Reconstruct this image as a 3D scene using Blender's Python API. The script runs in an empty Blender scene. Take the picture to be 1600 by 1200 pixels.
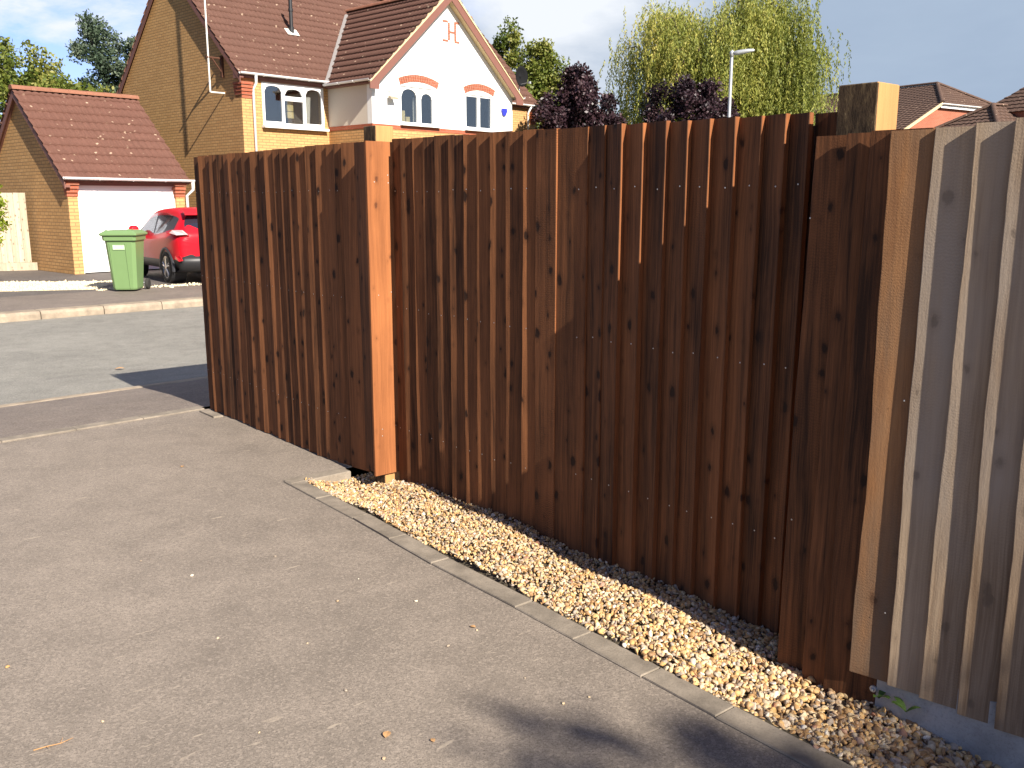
import bpy, bmesh, math, random
import numpy as np
from mathutils import Vector, Matrix
R=math.radians
random.seed(7); rng=np.random.default_rng(11)
S=bpy.context.scene; C=S.collection

# ---------------------------------------------------------------- camera, sky, sun, exposure
SUN_AZ=36.9; SUN_EL=34.0          # shadows run towards A(SUN_AZ)
cam=bpy.data.cameras.new('camera'); co=bpy.data.objects.new('camera',cam); C.objects.link(co)
co.location=(0,0,1.5); co.rotation_euler=(R(90-11.256),0,0)
cam.sensor_width=36; cam.lens=1432/1600*36; cam.clip_start=.05; cam.clip_end=2000
S.camera=co
def A(d): return Vector((-math.sin(R(d)),math.cos(R(d)),0))
sh=A(SUN_AZ); tosun=Vector((-sh.x*math.cos(R(SUN_EL)),-sh.y*math.cos(R(SUN_EL)),math.sin(R(SUN_EL))))
sl=bpy.data.lights.new('sun','SUN'); so=bpy.data.objects.new('sun',sl); C.objects.link(so)
sl.energy=5.0; sl.angle=R(.53); sl.color=(1,.93,.82)
so.rotation_euler=tosun.to_track_quat('Z','Y').to_euler(); so.location=(6,-8,9)
S.view_settings.view_transform='Standard'; S.view_settings.look='None'
S.view_settings.exposure=1.1; S.view_settings.gamma=1

def node(nt,t,ins=None,**props):
    n=nt.nodes.new('ShaderNode'+t)
    for k,v in props.items(): setattr(n,k,v)
    for k,v in (ins or {}).items():
        s=n.inputs[k]
        if isinstance(v,bpy.types.NodeSocket): nt.links.new(v,s)
        else: s.default_value=v
    return n
def ramp(nt,fac,stops,interp='LINEAR'):
    n=nt.nodes.new('ShaderNodeValToRGB'); n.color_ramp.interpolation=interp
    e=n.color_ramp.elements
    while len(e)<len(stops): e.new(.5)
    for el,(p,c) in zip(e,stops):
        el.position=p; el.color=(c,c,c,1) if isinstance(c,(int,float)) else (*c[:3],1)
    nt.links.new(fac,n.inputs[0]); return n.outputs[0]
def mixc(nt,f,a,b,mode='MIX'):
    n=nt.nodes.new('ShaderNodeMix'); n.data_type='RGBA'; n.blend_type=mode
    for i,v in ((0,f),(6,a),(7,b)):
        if isinstance(v,bpy.types.NodeSocket): nt.links.new(v,n.inputs[i])
        elif i==0: n.inputs[0].default_value=v
        else: n.inputs[i].default_value=(*v[:3],1)
    return n.outputs[2]
def math_(nt,op,a,b=0.0,c=None):
    n=nt.nodes.new('ShaderNodeMath'); n.operation=op
    for i,v in enumerate((a,b) if c is None else (a,b,c)):
        if isinstance(v,bpy.types.NodeSocket): nt.links.new(v,n.inputs[i])
        else: n.inputs[i].default_value=v
    return n.outputs[0]
def mapping(nt,vec,scale=(1,1,1),loc=(0,0,0),rot=(0,0,0)):
    n=node(nt,'Mapping',{'Vector':vec,'Scale':scale,'Location':loc,'Rotation':rot}); return n.outputs[0]
def noise(nt,vec,scale,detail=4,rough=.55,dist=0):
    return node(nt,'TexNoise',{'Vector':vec,'Scale':scale,'Detail':detail,'Roughness':rough,'Distortion':dist}).outputs[0]

W=bpy.data.worlds.new('World'); S.world=W; W.use_nodes=True
nt=W.node_tree; nt.nodes.clear()
sky=node(nt,'TexSky',sky_type='NISHITA',sun_disc=False,sun_elevation=R(SUN_EL),altitude=50,air_density=1.0,dust_density=.6,ozone_density=1.2)
sky.sun_rotation=math.atan2(tosun.x,tosun.y)
tc=node(nt,'TexCoord').outputs['Generated']
# clouds: a high broken layer on the left, a bright bank in the middle, an even grey-blue sheet to the right
sep=node(nt,'SeparateXYZ',{0:tc})
vec=mapping(nt,tc,(1,1,2.6),(3.1,1.7,.4))
n1=noise(nt,vec,2.6,8,.58,.3); n2=noise(nt,mapping(nt,tc,(1,1,2.2),(0.4,5.2,1.9)),5.5,7,.6,.2)
dirx=math_(nt,'ARCTAN2',sep.outputs[0],sep.outputs[1])       # 0 ahead, + to the right
sheet=ramp(nt,math_(nt,'ADD',math_(nt,'MULTIPLY',dirx,1.0),math_(nt,'MULTIPLY_ADD',n1,.45,.42)),[(.45,0.0),(.62,1.0)])
n3=noise(nt,mapping(nt,tc,(1,1,3.0),(7.3,2.2,.8)),7.5,7,.6,.4)
puff=ramp(nt,math_(nt,'MULTIPLY_ADD',n3,.55,math_(nt,'MULTIPLY',n1,.5)),[(.50,0.0),(.62,.95)])
bluesky=mixc(nt,1.0,sky.outputs[0],(.58,.60,.86),'MULTIPLY')
bankd=ramp(nt,math_(nt,'MULTIPLY_ADD',n2,.5,math_(nt,'MULTIPLY_ADD',math_(nt,'ABSOLUTE',math_(nt,'ADD',dirx,-.03)),-1.7,math_(nt,'MULTIPLY_ADD',sep.outputs[2],1.6,.18))),[(.44,0.0),(.66,1.0)])
greyc=mixc(nt,bankd,mixc(nt,ramp(nt,n1,[(.35,0.0),(.7,1.0)]),(1.75,2.22,2.95),(2.15,2.65,3.35)),(4.3,4.5,4.8))
c1=mixc(nt,puff,bluesky,(4.4,4.6,4.9))
c2=mixc(nt,sheet,c1,greyc)
back=ramp(nt,math_(nt,'ADD',math_(nt,'MULTIPLY',sep.outputs[1],.9),math_(nt,'MULTIPLY',sep.outputs[0],.35)),[(0.0,0.0),(.3,1.0)])   # unseen sky behind the camera, dimmed to cut fill light on the fence
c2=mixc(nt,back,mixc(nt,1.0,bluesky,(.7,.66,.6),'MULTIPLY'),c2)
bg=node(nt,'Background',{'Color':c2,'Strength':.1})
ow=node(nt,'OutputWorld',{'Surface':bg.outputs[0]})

# ---------------------------------------------------------------- materials
def M(name,rough=.8,spec=.3):
    m=bpy.data.materials.new(name); m.use_nodes=True; nt=m.node_tree
    b=nt.nodes['Principled BSDF']; b.inputs['Roughness'].default_value=rough
    b.inputs['Specular IOR Level'].default_value=spec
    return m,nt,b
def flat(name,col,rough=.6,spec=.3,metal=0,coat=0,var=.12,vs=8):
    m,nt,b=M(name,rough,spec)
    tc=node(nt,'TexCoord').outputs['Object']
    n=noise(nt,tc,vs,5,.6)
    c=mixc(nt,n,[x*(1-var) for x in col],[min(1,x*(1+var)) for x in col])
    nt.links.new(c,b.inputs['Base Color']); b.inputs['Metallic'].default_value=metal
    b.inputs['Coat Weight'].default_value=coat; b.inputs['Coat Roughness'].default_value=.05
    return m
def bump(nt,b,h,strength=.3,dist=.01):
    n=node(nt,'Bump',{'Height':h,'Strength':strength,'Distance':dist}); nt.links.new(n.outputs[0],b.inputs['Normal'])

def wood(name,dark,light,knotc,grey=None,knot=1.0,rough=.75):
    """attribute bc: r tone, g grain offset, b amount of rough saw marks"""
    m,nt,b=M(name,rough,.25)
    at=node(nt,'Attribute',attribute_name='bc'); sp=node(nt,'SeparateColor',{0:at.outputs['Color']})
    tone,off,saw=sp.outputs[0],sp.outputs[1],sp.outputs[2]
    tc=node(nt,'TexCoord').outputs['Object']
    ov=node(nt,'CombineXYZ',{0:math_(nt,'MULTIPLY',off,31.7),1:math_(nt,'MULTIPLY',off,17.3),2:math_(nt,'MULTIPLY',off,53.1)}).outputs[0]
    p=node(nt,'VectorMath',{0:tc,1:ov},operation='ADD').outputs[0]
    warp=noise(nt,mapping(nt,p,(9,9,1.6)),1,3,.5)
    wv=node(nt,'CombineXYZ',{0:math_(nt,'MULTIPLY_ADD',warp,.05,-.025)}).outputs[0]
    q=node(nt,'VectorMath',{0:p,1:wv},operation='ADD').outputs[0]
    g1=noise(nt,mapping(nt,q,(70,70,1.6)),1,5,.65)
    g2=noise(nt,mapping(nt,q,(14,14,.7)),1,3,.5)
    blot=noise(nt,mapping(nt,p,(5,5,2.2)),1,4,.6)
    g3=noise(nt,mapping(nt,q,(200,200,4)),1,4,.7)
    f=math_(nt,'ADD',math_(nt,'MULTIPLY',g1,.75),math_(nt,'MULTIPLY',g2,.65))
    f=math_(nt,'ADD',f,math_(nt,'MULTIPLY_ADD',g3,.6,-.45))
    f=math_(nt,'ADD',f,math_(nt,'MULTIPLY_ADD',tone,.5,-.28))
    f=math_(nt,'ADD',f,math_(nt,'MULTIPLY_ADD',blot,.5,-.25))
    col=mixc(nt,ramp(nt,f,[(.25,0.0),(.85,1.0)]),dark,light)
    if grey is not None:
        gm=ramp(nt,noise(nt,mapping(nt,p,(6,6,1.1)),1,4,.6),[(.35,0.0),(.65,1.0)])
        if name.startswith('weathered'):
            zz=node(nt,'SeparateXYZ',{0:tc}).outputs[2]
            gm=math_(nt,'MULTIPLY',gm,ramp(nt,math_(nt,'MULTIPLY_ADD',noise(nt,mapping(nt,p,(5,5,1)),1,3,.5),.5,zz),[(.75,.0),(1.7,1.0)]))
        col=mixc(nt,gm,col,grey)
    # knots
    ps=node(nt,'SeparateXYZ',{0:p}); pk=node(nt,'CombineXYZ',{0:math_(nt,'MULTIPLY',ps.outputs[0],11.0),1:math_(nt,'MULTIPLY',ps.outputs[2],6.5)}).outputs[0]
    vn=node(nt,'TexVoronoi',{'Vector':pk,'Scale':1.0,'Randomness':1.0},feature='F1',voronoi_dimensions='2D')
    rnd=node(nt,'SeparateColor',{0:vn.outputs['Color']}).outputs[0]
    kd=math_(nt,'ADD',vn.outputs['Distance'],math_(nt,'MULTIPLY_ADD',noise(nt,mapping(nt,p,(45,45,26)),1,5,.65),.30,-.15))
    rad=math_(nt,'MULTIPLY_ADD',rnd,.30,-.125)
    kn=ramp(nt,math_(nt,'SUBTRACT',rad,kd),[(.0,0.0),(.06,1.0)])
    halo=ramp(nt,math_(nt,'SUBTRACT',rad,kd),[(0.0,0.0),(.14,1.0)])
    halo2=ramp(nt,math_(nt,'SUBTRACT',math_(nt,'ADD',rad,.14),kd),[(0.0,0.0),(.2,.55)])
    col=mixc(nt,math_(nt,'MULTIPLY',halo2,knot*.8),col,[x*.55 for x in dark])
    col=mixc(nt,math_(nt,'MULTIPLY',kn,knot*.9),col,knotc)
    # saw marks
    sw=node(nt,'TexWave',{'Vector':mapping(nt,p,(3,3,1)),'Scale':34.0,'Distortion':9.0,'Detail':4.0,'Detail Scale':1.4},wave_type='BANDS',bands_direction='Z').outputs['Fac']
    swm=math_(nt,'MULTIPLY',sw,ramp(nt,noise(nt,mapping(nt,p,(6,6,3)),1,4,.6),[(.4,.15),(.62,1.0)]))
    swc=math_(nt,'MULTIPLY',math_(nt,'MULTIPLY',swm,saw),.6)
    col=mixc(nt,swc,col,[x*.6 for x in dark])
    nt.links.new(col,b.inputs['Base Color'])
    h=math_(nt,'ADD',math_(nt,'MULTIPLY',g1,.6),math_(nt,'MULTIPLY',math_(nt,'MULTIPLY',swm,saw),.5))
    h=math_(nt,'ADD',h,math_(nt,'MULTIPLY',noise(nt,mapping(nt,p,(160,160,60)),1,3,.6),.5))
    h=math_(nt,'SUBTRACT',h,math_(nt,'MULTIPLY',halo,.5))
    bump(nt,b,h,.4,.003)
    return m
WOOD=wood('brown_stained_wood',(.035,.0145,.0065),(.27,.104,.039),(.02,.009,.005))
WOODSUN=wood('sunlit_brown_wood',(.17,.058,.02),(.36,.13,.044),(.07,.022,.01),knot=.8)  # same wood as the brown boards, direct sunlight put into the brighter colour
WOODR=wood('rough_amber_wood',(.16,.065,.025),(.42,.2,.075),(.05,.022,.012),grey=(.2,.13,.08),knot=.6)
WOODG=wood('weathered_grey_wood',(.20,.13,.078),(.46,.34,.225),(.08,.06,.045),grey=(.35,.285,.225),knot=.4)
WOODP=wood('pale_fence_wood',(.34,.27,.19),(.55,.46,.34),(.2,.14,.09))
POSTW=wood('post_wood',(.33,.16,.06),(.50,.275,.105),(.2,.1,.04),knot=.6)
def post_faces():
    m,nt,b=M('weathered_post_wood',.85,.2)
    tc=node(nt,'TexCoord').outputs['Object']
    n=noise(nt,mapping(nt,tc,(60,60,18)),1,6,.75); s=noise(nt,mapping(nt,tc,(150,150,40)),1,4,.7)
    c=ramp(nt,n,[(.3,(.03,.02,.012)),(.5,(.085,.055,.03)),(.62,(.16,.11,.055)),(.75,(.35,.27,.16))])
    nt.links.new(c,b.inputs['Base Color']); bump(nt,b,s,.8,.004); return m
POSTD=post_faces()
NAIL=flat('galvanised_nail',(.55,.53,.5),.4,.5,.6)

def asphalt(name,col,scuff=0.0,coarse=1.0,tint=(1,1,1),speck=.35):
    m,nt,b=M(name,.82,.28)
    tc=node(nt,'TexCoord').outputs['Object']
    big=noise(nt,tc,.75,5,.6); med=noise(nt,tc,4.5,5,.6); fine=noise(nt,tc,230*coarse,3,.7)
    vor=node(nt,'TexVoronoi',{'Vector':tc,'Scale':130*coarse,'Randomness':1.0}).outputs['Distance']
    f=math_(nt,'ADD',math_(nt,'MULTIPLY',big,.5),math_(nt,'MULTIPLY',med,.5))
    c=mixc(nt,ramp(nt,f,[(.35,0.0),(.65,1.0)]),[x*.74 for x in col],[x*1.18 for x in col])
    c=mixc(nt,ramp(nt,fine,[(.36,1.0),(.47,0.0)]),c,[x*.42 for x in col])
    pit=noise(nt,tc,60*coarse,4,.75); c=mixc(nt,ramp(nt,pit,[(.33,.65),(.42,0.0)]),c,[x*.4 for x in col])
    c=mixc(nt,ramp(nt,fine,[(.6,0.0),(.74,speck)]),c,[min(1,x*1.9) for x in col])
    stain=ramp(nt,noise(nt,mapping(nt,tc,(1,1,1),(4.3,1.2,0)),1.7,5,.65),[(.6,0.0),(.72,.38)])
    c=mixc(nt,stain,c,[x*.6 for x in col])
    ag=node(nt,'SeparateColor',{0:node(nt,'TexVoronoi',{'Vector':tc,'Scale':140*coarse,'Randomness':1.0}).outputs['Color']}).outputs[0]
    c=mixc(nt,ramp(nt,ag,[(.0,.55),(.35,0.0)]),c,[x*.55 for x in col]); c=mixc(nt,ramp(nt,ag,[(.7,0.0),(1.0,.4)]),c,[min(1,x*1.6) for x in col])
    if scuff:
        v2=mapping(nt,mapping(nt,tc,rot=(0,0,R(-38))),(9,36,1)); sc=noise(nt,v2,1,3,.55)
        ma=noise(nt,tc,1.6,3,.5)
        s=math_(nt,'MULTIPLY',ramp(nt,sc,[(.645,0.0),(.70,1.0)]),ramp(nt,ma,[(.44,0.0),(.58,1.0)]))
        c=mixc(nt,math_(nt,'MULTIPLY',s,scuff),c,(.46,.38,.29))
        d=node(nt,'TexVoronoi',{'Vector':mapping(nt,tc,(1,1,1)),'Scale':7.0,'Randomness':1.0})
        dd=ramp(nt,d.outputs['Distance'],[(.018,1.0),(.04,0.0)])
        c=mixc(nt,math_(nt,'MULTIPLY',dd,.8*scuff),c,(.5,.42,.32))
    nt.links.new(c,b.inputs['Base Color'])
    bump(nt,b,math_(nt,'ADD',fine,vor),.35,.0025)
    return m
DRIVE=asphalt('driveway_asphalt',(.246,.204,.165),.55)
FOOT=asphalt('pavement_asphalt',(.20,.163,.135),.5,.7)
ROAD=asphalt('road_asphalt',(.25,.235,.203),.0,.8,speck=.2)
FARD=asphalt('far_driveway_asphalt',(.13,.112,.10),.3,.5)
def concrete(name,col,sc=1.0,pat=.35):
    m,nt,b=M(name,.85,.25)
    tc=node(nt,'TexCoord').outputs['Object']; a=noise(nt,tc,6*sc,6,.65); f=noise(nt,tc,120*sc,4,.7)
    c=mixc(nt,ramp(nt,a,[(.35,0.0),(.65,1.0)]),[x*(1-pat) for x in col],[x*(1+pat*.5) for x in col])
    c=mixc(nt,ramp(nt,f,[(.3,.5),(.5,0.0)]),c,[x*.5 for x in col])
    nt.links.new(c,b.inputs['Base Color']); bump(nt,b,f,.35,.004); return m
EDGE=concrete('edging_concrete',(.25,.21,.165)); KERB=concrete('kerb_concrete',(.33,.265,.195),1,.3); GRAVB=concrete('gravel_board_concrete',(.39,.38,.36),1,.3)
def brick(name,a,b2,mortar,bump_s=.4):
    m,nt,b=M(name,.85,.2)
    uv=node(nt,'UVMap',uv_map='uv').outputs[0]
    br=node(nt,'TexBrick',{'Vector':uv,'Color1':(*a,1),'Color2':(*b2,1),'Mortar':(*mortar,1),'Scale':1.0,'Mortar Size':.009,'Mortar Smooth':.1,'Bias':0.0,'Brick Width':.225,'Row Height':.075},offset=.5,squash=1.0)
    tc=node(nt,'TexCoord').outputs['Object']
    n=noise(nt,tc,1.3,5,.6); n2=noise(nt,tc,40,4,.6)
    c=mixc(nt,ramp(nt,n,[(.3,.35),(.7,0.0)]),br.outputs['Color'],[x*.62 for x in a],'MIX')
    c=mixc(nt,ramp(nt,n2,[(.35,.3),(.6,0.0)]),c,[x*.6 for x in a])
    nt.links.new(c,b.inputs['Base Color'])
    bump(nt,b,math_(nt,'ADD',math_(nt,'MULTIPLY',br.outputs['Fac'],-1.0),math_(nt,'MULTIPLY',n2,.4)),bump_s,.008)
    return m
BRICK=brick('buff_brick',(.63,.365,.15),(.52,.285,.112),(.24,.155,.08))
REDB=brick('red_brick',(.40,.115,.06),(.33,.085,.045),(.30,.14,.09))
REDB2=brick('orange_red_brick',(.38,.13,.075),(.34,.105,.06),(.38,.2,.14))
def tiles(name,col,lich=.5,spots=1.0):
    m,nt,b=M(name,.85,.2)
    uv=node(nt,'UVMap',uv_map='uv').outputs[0]; tc=node(nt,'TexCoord').outputs['Object']
    n=noise(nt,tc,2.2,6,.7); n2=noise(nt,tc,28,4,.7)
    v=node(nt,'TexVoronoi',{'Vector':mapping(nt,uv,(3.2,3.3,1)),'Scale':1.0,'Randomness':.1})
    tv=node(nt,'SeparateColor',{0:v.outputs['Color']}).outputs[0]
    c=mixc(nt,math_(nt,'ADD',math_(nt,'MULTIPLY',n,.6),math_(nt,'MULTIPLY',tv,.35)),[x*.72 for x in col],[x*1.2 for x in col])
    c=mixc(nt,ramp(nt,n2,[(.3,.45),(.55,0.0)]),c,[x*.55 for x in col])
    v2=node(nt,'TexVoronoi',{'Vector':tc,'Scale':5.0,'Randomness':1.0})
    r2=node(nt,'SeparateColor',{0:v2.outputs['Color']}).outputs[1]
    sp=math_(nt,'MULTIPLY',ramp(nt,v2.outputs['Distance'],[(.10,1.0),(.19,0.0)]),ramp(nt,r2,[(.45,0.0),(.6,1.0)]))
    c=mixc(nt,math_(nt,'MULTIPLY',sp,.6*spots),c,(.55,.42,.3))
    l=ramp(nt,noise(nt,tc,7,6,.75),[(.6,0.0),(.75,lich)])
    c=mixc(nt,l,c,(.42,.3,.2))
    nt.links.new(c,b.inputs['Base Color']); bump(nt,b,n2,.25,.006); return m
TILE=tiles('red_brown_roof_tile',(.122,.062,.046),.22); TILEG=tiles('garage_roof_tile',(.135,.064,.047),.2)
TILE2=tiles('brown_roof_tile',(.115,.07,.052),.35); RIDGE=tiles('ridge_tile',(.27,.12,.075),.5)
RENDERW=flat('white_render',(.80,.79,.75),.9,.1,var=.03,vs=30)
RENDERC=flat('cream_render',(.62,.55,.45),.9,.1,var=.05,vs=25)
UPVC=flat('white_upvc',(.80,.80,.79),.3,.4,var=.02); DOORW=flat('white_painted_door',(.80,.79,.78),.45,.3,var=.02)
FASC=flat('brown_fascia_paint',(.19,.085,.065),.6,.3,var=.1); MORT=flat('verge_mortar',(.62,.48,.28),.9,.1,var=.15)
LEAD=flat('valley_lead',(.22,.2,.19),.6,.3); BLKP=flat('black_plastic',(.02,.02,.022),.45,.4)
RUST=flat('rusty_steel',(.09,.04,.025),.8,.2); STEEL=flat('galvanised_steel',(.50,.52,.53),.45,.5,.5,var=.06)
POLEW=flat('white_pole',(.72,.69,.62),.5,.3,var=.1,vs=20)
ROOM=flat('dark_room',(.06,.06,.065),.9,.1); CURT=flat('white_curtain',(.75,.72,.66),.9,.1,var=.1,vs=12)
BOXY=flat('cream_card',(.72,.58,.28),.8,.1); BLUE=flat('blue_plastic',(.03,.04,.4),.4,.4)
def glass(name,tint=(.75,.8,.85),f=.42,rough=.02):
    m=bpy.data.materials.new(name); m.use_nodes=True; nt=m.node_tree; nt.nodes.clear()
    t=node(nt,'BsdfTransparent',{'Color':(.93,.95,.95,1)}); g=node(nt,'BsdfGlossy',{'Color':(*tint,1),'Roughness':rough})
    mx=node(nt,'MixShader',{0:f,1:t.outputs[0],2:g.outputs[0]}); node(nt,'OutputMaterial',{'Surface':mx.outputs[0]}); return m
GLASS=glass('window_glass',(.62,.63,.64),.3); CARG=glass('car_glass',(.6,.65,.75),.22)
GREENP=flat('green_bin_plastic',(.155,.25,.10),.42,.4,var=.07,vs=6); LABELM=flat('bin_label',(.42,.58,.36),.5,.3,var=.02); LABW=flat('label_print',(.62,.75,.55),.5,.3)
REDP=flat('red_car_paint',(.56,.008,.018),.38,.15,.0,.12,var=.02); RUBBER=flat('tyre_rubber',(.035,.033,.03),.8,.2); ALLOY=flat('alloy_wheel',(.62,.6,.58),.25,.6,.8)
LAMPR=flat('red_lamp_lens',(.5,.01,.02),.15,.6,coat=1); LAMPC=flat('clear_lamp_lens',(.62,.42,.42),.12,.7,coat=1); DKGREY=flat('dark_grey_trim',(.035,.035,.04),.5,.4)
def leafm(name,cols,trans=.35,rough=.55):
    m=bpy.data.materials.new(name); m.use_nodes=True; nt=m.node_tree; nt.nodes.clear()
    at=node(nt,'Attribute',attribute_name='bc'); r=node(nt,'SeparateColor',{0:at.outputs['Color']}).outputs[0]
    n=len(cols); c=ramp(nt,r,[(i/(n-1),cc) for i,cc in enumerate(cols)])
    b=node(nt,'BsdfPrincipled',{'Base Color':c,'Roughness':rough,'Specular IOR Level':.35})
    t=node(nt,'BsdfTranslucent',{'Color':c}); mx=node(nt,'MixShader',{0:trans,1:b.outputs[0],2:t.outputs[0]})
    node(nt,'OutputMaterial',{'Surface':mx.outputs[0]}); return m
BARK=wood('tree_bark',(.06,.045,.035),(.16,.13,.1),(.03,.02,.02))
def grass_m(name,a,b2):
    m,nt,b=M(name,.9,.1); tc=node(nt,'TexCoord').outputs['Object']
    n=noise(nt,tc,1.2,6,.65); n2=noise(nt,tc,60,4,.7)
    c=mixc(nt,math_(nt,'ADD',math_(nt,'MULTIPLY',n,.5),math_(nt,'MULTIPLY',n2,.5)),a,b2)
    nt.links.new(c,b.inputs['Base Color']); bump(nt,b,n2,.6,.02); return m
GRASS=grass_m('lawn_grass',(.03,.05,.012),(.08,.11,.03)); EARTH=grass_m('earth',(.05,.04,.028),(.12,.1,.07))

# ---------------------------------------------------------------- mesh helpers
def auto_uv(me):
    uvl=me.uv_layers.new(name='uv')
    nl=len(me.loops); co=np.empty(len(me.vertices)*3); me.vertices.foreach_get('co',co); co=co.reshape(-1,3)
    vi=np.empty(nl,dtype=np.int32); me.loops.foreach_get('vertex_index',vi)
    nrm=np.empty(len(me.polygons)*3); me.polygons.foreach_get('normal',nrm); nrm=nrm.reshape(-1,3)
    lt=np.empty(len(me.polygons),dtype=np.int32); me.polygons.foreach_get('loop_total',lt)
    N=np.repeat(nrm,lt,axis=0); P=co[vi]
    T=np.stack([-N[:,1],N[:,0],np.zeros(len(N))],1); ln=np.linalg.norm(T,axis=1)
    flatm=ln<.05; T[flatm]=[1,0,0]; T/=np.linalg.norm(T,axis=1)[:,None]
    B=np.cross(N,T)
    uv=np.stack([(P*T).sum(1),(P*B).sum(1)],1)
    uvl.data.foreach_set('uv',uv.ravel())
class MB:
    def __init__(s): s.v=[];s.f=[];s.m=[];s.c=[];s.col=(.5,.5,0);s.mi=0
    def add(s,vs,fs,mi=None,xf=None):
        o=len(s.v)
        for p in vs:
            p=Vector(p); s.v.append(xf@p if xf is not None else p); s.c.append(s.col)
        for f in fs: s.f.append([o+i for i in f]); s.m.append(s.mi if mi is None else mi)
    def box(s,x0,x1,y0,y1,z0,z1,mi=None,xf=None):
        s.add([(x0,y0,z0),(x1,y0,z0),(x1,y1,z0),(x0,y1,z0),(x0,y0,z1),(x1,y0,z1),(x1,y1,z1),(x0,y1,z1)],
              [(0,3,2,1),(4,5,6,7),(0,1,5,4),(1,2,6,5),(2,3,7,6),(3,0,4,7)],mi,xf)
    def cham(s,x0,x1,y0,y1,z0,z1,b,mi=None,xf=None):
        def ring(z,i): return [(x0+i,y0,z),(x1-i,y0,z),(x1,y0+i,z),(x1,y1-i,z),(x1-i,y1,z),(x0+i,y1,z),(x0,y1-i,z),(x0,y0+i,z)]
        def ins(z): return [(x0+b+b*.5,y0+b,z),(x1-b-b*.5,y0+b,z),(x1-b,y0+b+b*.5,z),(x1-b,y1-b-b*.5,z),(x1-b-b*.5,y1-b,z),(x0+b+b*.5,y1-b,z),(x0+b,y1-b-b*.5,z),(x0+b,y0+b+b*.5,z)]
        rs=[ins(z0),ring(z0+b,b),ring(z1-b,b),ins(z1)]
        vs=[p for r in rs for p in r]; fs=[tuple(range(7,-1,-1)),tuple(range(24,32))]
        for k in range(3):
            for i in range(8): j=(i+1)%8; fs.append((k*8+i,k*8+j,k*8+8+j,k*8+8+i))
        s.add(vs,fs,mi,xf)
    def tube(s,pts,rads,n=10,mi=None,cap=True):
        pts=[Vector(p) for p in pts]
        if not hasattr(rads,'__len__'): rads=[rads]*len(pts)
        vs=[];fs=[]; prev=None
        for i,p in enumerate(pts):
            t=(pts[min(i+1,len(pts)-1)]-pts[max(i-1,0)]).normalized()
            a=prev if prev is not None else (Vector((1,0,0)) if abs(t.x)<.8 else Vector((0,1,0)))
            a=(a-t*a.dot(t)).normalized(); prev=a; b=t.cross(a)
            for k in range(n):
                an=2*math.pi*k/n; vs.append(p+(a*math.cos(an)+b*math.sin(an))*rads[i])
        for i in range(len(pts)-1):
            for k in range(n): j=(k+1)%n; fs.append((i*n+k,i*n+j,i*n+n+j,i*n+n+k))
        if cap: fs.append(tuple(range(n-1,-1,-1))); fs.append(tuple(range((len(pts)-1)*n,len(pts)*n)))
        s.add(vs,fs,mi)
    def prism(s,poly,vec,mi=None,xf=None):
        n=len(poly); vec=Vector(vec); vs=[Vector(p) for p in poly]+[Vector(p)+vec for p in poly]
        fs=[tuple(range(n)),tuple(range(2*n-1,n-1,-1))]+[(i,i+n,(i+1)%n+n,(i+1)%n) for i in range(n)]
        s.add(vs,fs,mi,xf)
    def plate(s,outer,holes,y0,y1,mi=None):
        """polygon in x-z with holes, from y0 to y1 (y0 front)"""
        bm=bmesh.new(); es=[]
        for lp in [outer]+list(holes):
            vs=[bm.verts.new((p[0],0,p[1])) for p in lp]
            for i in range(len(vs)): es.append(bm.edges.new((vs[i],vs[(i+1)%len(vs)])))
        bmesh.ops.triangle_fill(bm,use_beauty=True,use_dissolve=False,edges=es)
        bm.verts.index_update(); n=len(bm.verts)
        P=[v.co.copy() for v in bm.verts]; T=[]
        for f in bm.faces:
            idx=[v.index for v in f.verts]
            if f.normal.y>0: idx=idx[::-1]
            T.append(idx)
        bm.free()
        vs=[(p.x,y0,p.z) for p in P]+[(p.x,y1,p.z) for p in P]
        fs=[tuple(t) for t in T]+[tuple(i+n for i in reversed(t)) for t in T]
        o=0
        for lp in [outer]+list(holes):
            k=len(lp)
            ar=sum(lp[i][0]*lp[(i+1)%k][1]-lp[(i+1)%k][0]*lp[i][1] for i in range(k))
            for i in range(k):
                a,b=o+i,o+(i+1)%k
                q=(a,a+n,b+n,b) if (ar>0)==(lp is outer) else (a,b,b+n,a+n)
                fs.append(q)
            o+=k
        s.add(vs,fs,mi)
    def build(s,name,mats,parent=None,smooth=False,bevel=0,uv=True,fixn=True):
        me=bpy.data.meshes.new(name); me.from_pydata([tuple(p) for p in s.v],[],s.f)
        if not isinstance(mats,(list,tuple)): mats=[mats]
        for m in mats: me.materials.append(m)
        me.polygons.foreach_set('material_index',s.m)
        if fixn:
            bm=bmesh.new(); bm.from_mesh(me); bmesh.ops.recalc_face_normals(bm,faces=bm.faces); bm.to_mesh(me); bm.free()
        if smooth: me.polygons.foreach_set('use_smooth',[True]*len(me.polygons))
        ca=me.color_attributes.new('bc','FLOAT_COLOR','POINT')
        ca.data.foreach_set('color',np.array([(*c,1) for c in s.c],dtype=np.float32).ravel())
        if uv: auto_uv(me)
        o=bpy.data.objects.new(name,me); C.objects.link(o); o.parent=parent
        if bevel:
            bv=o.modifiers.new('bevel','BEVEL'); bv.width=bevel; bv.segments=2; bv.limit_method='ANGLE'
        return o
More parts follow.
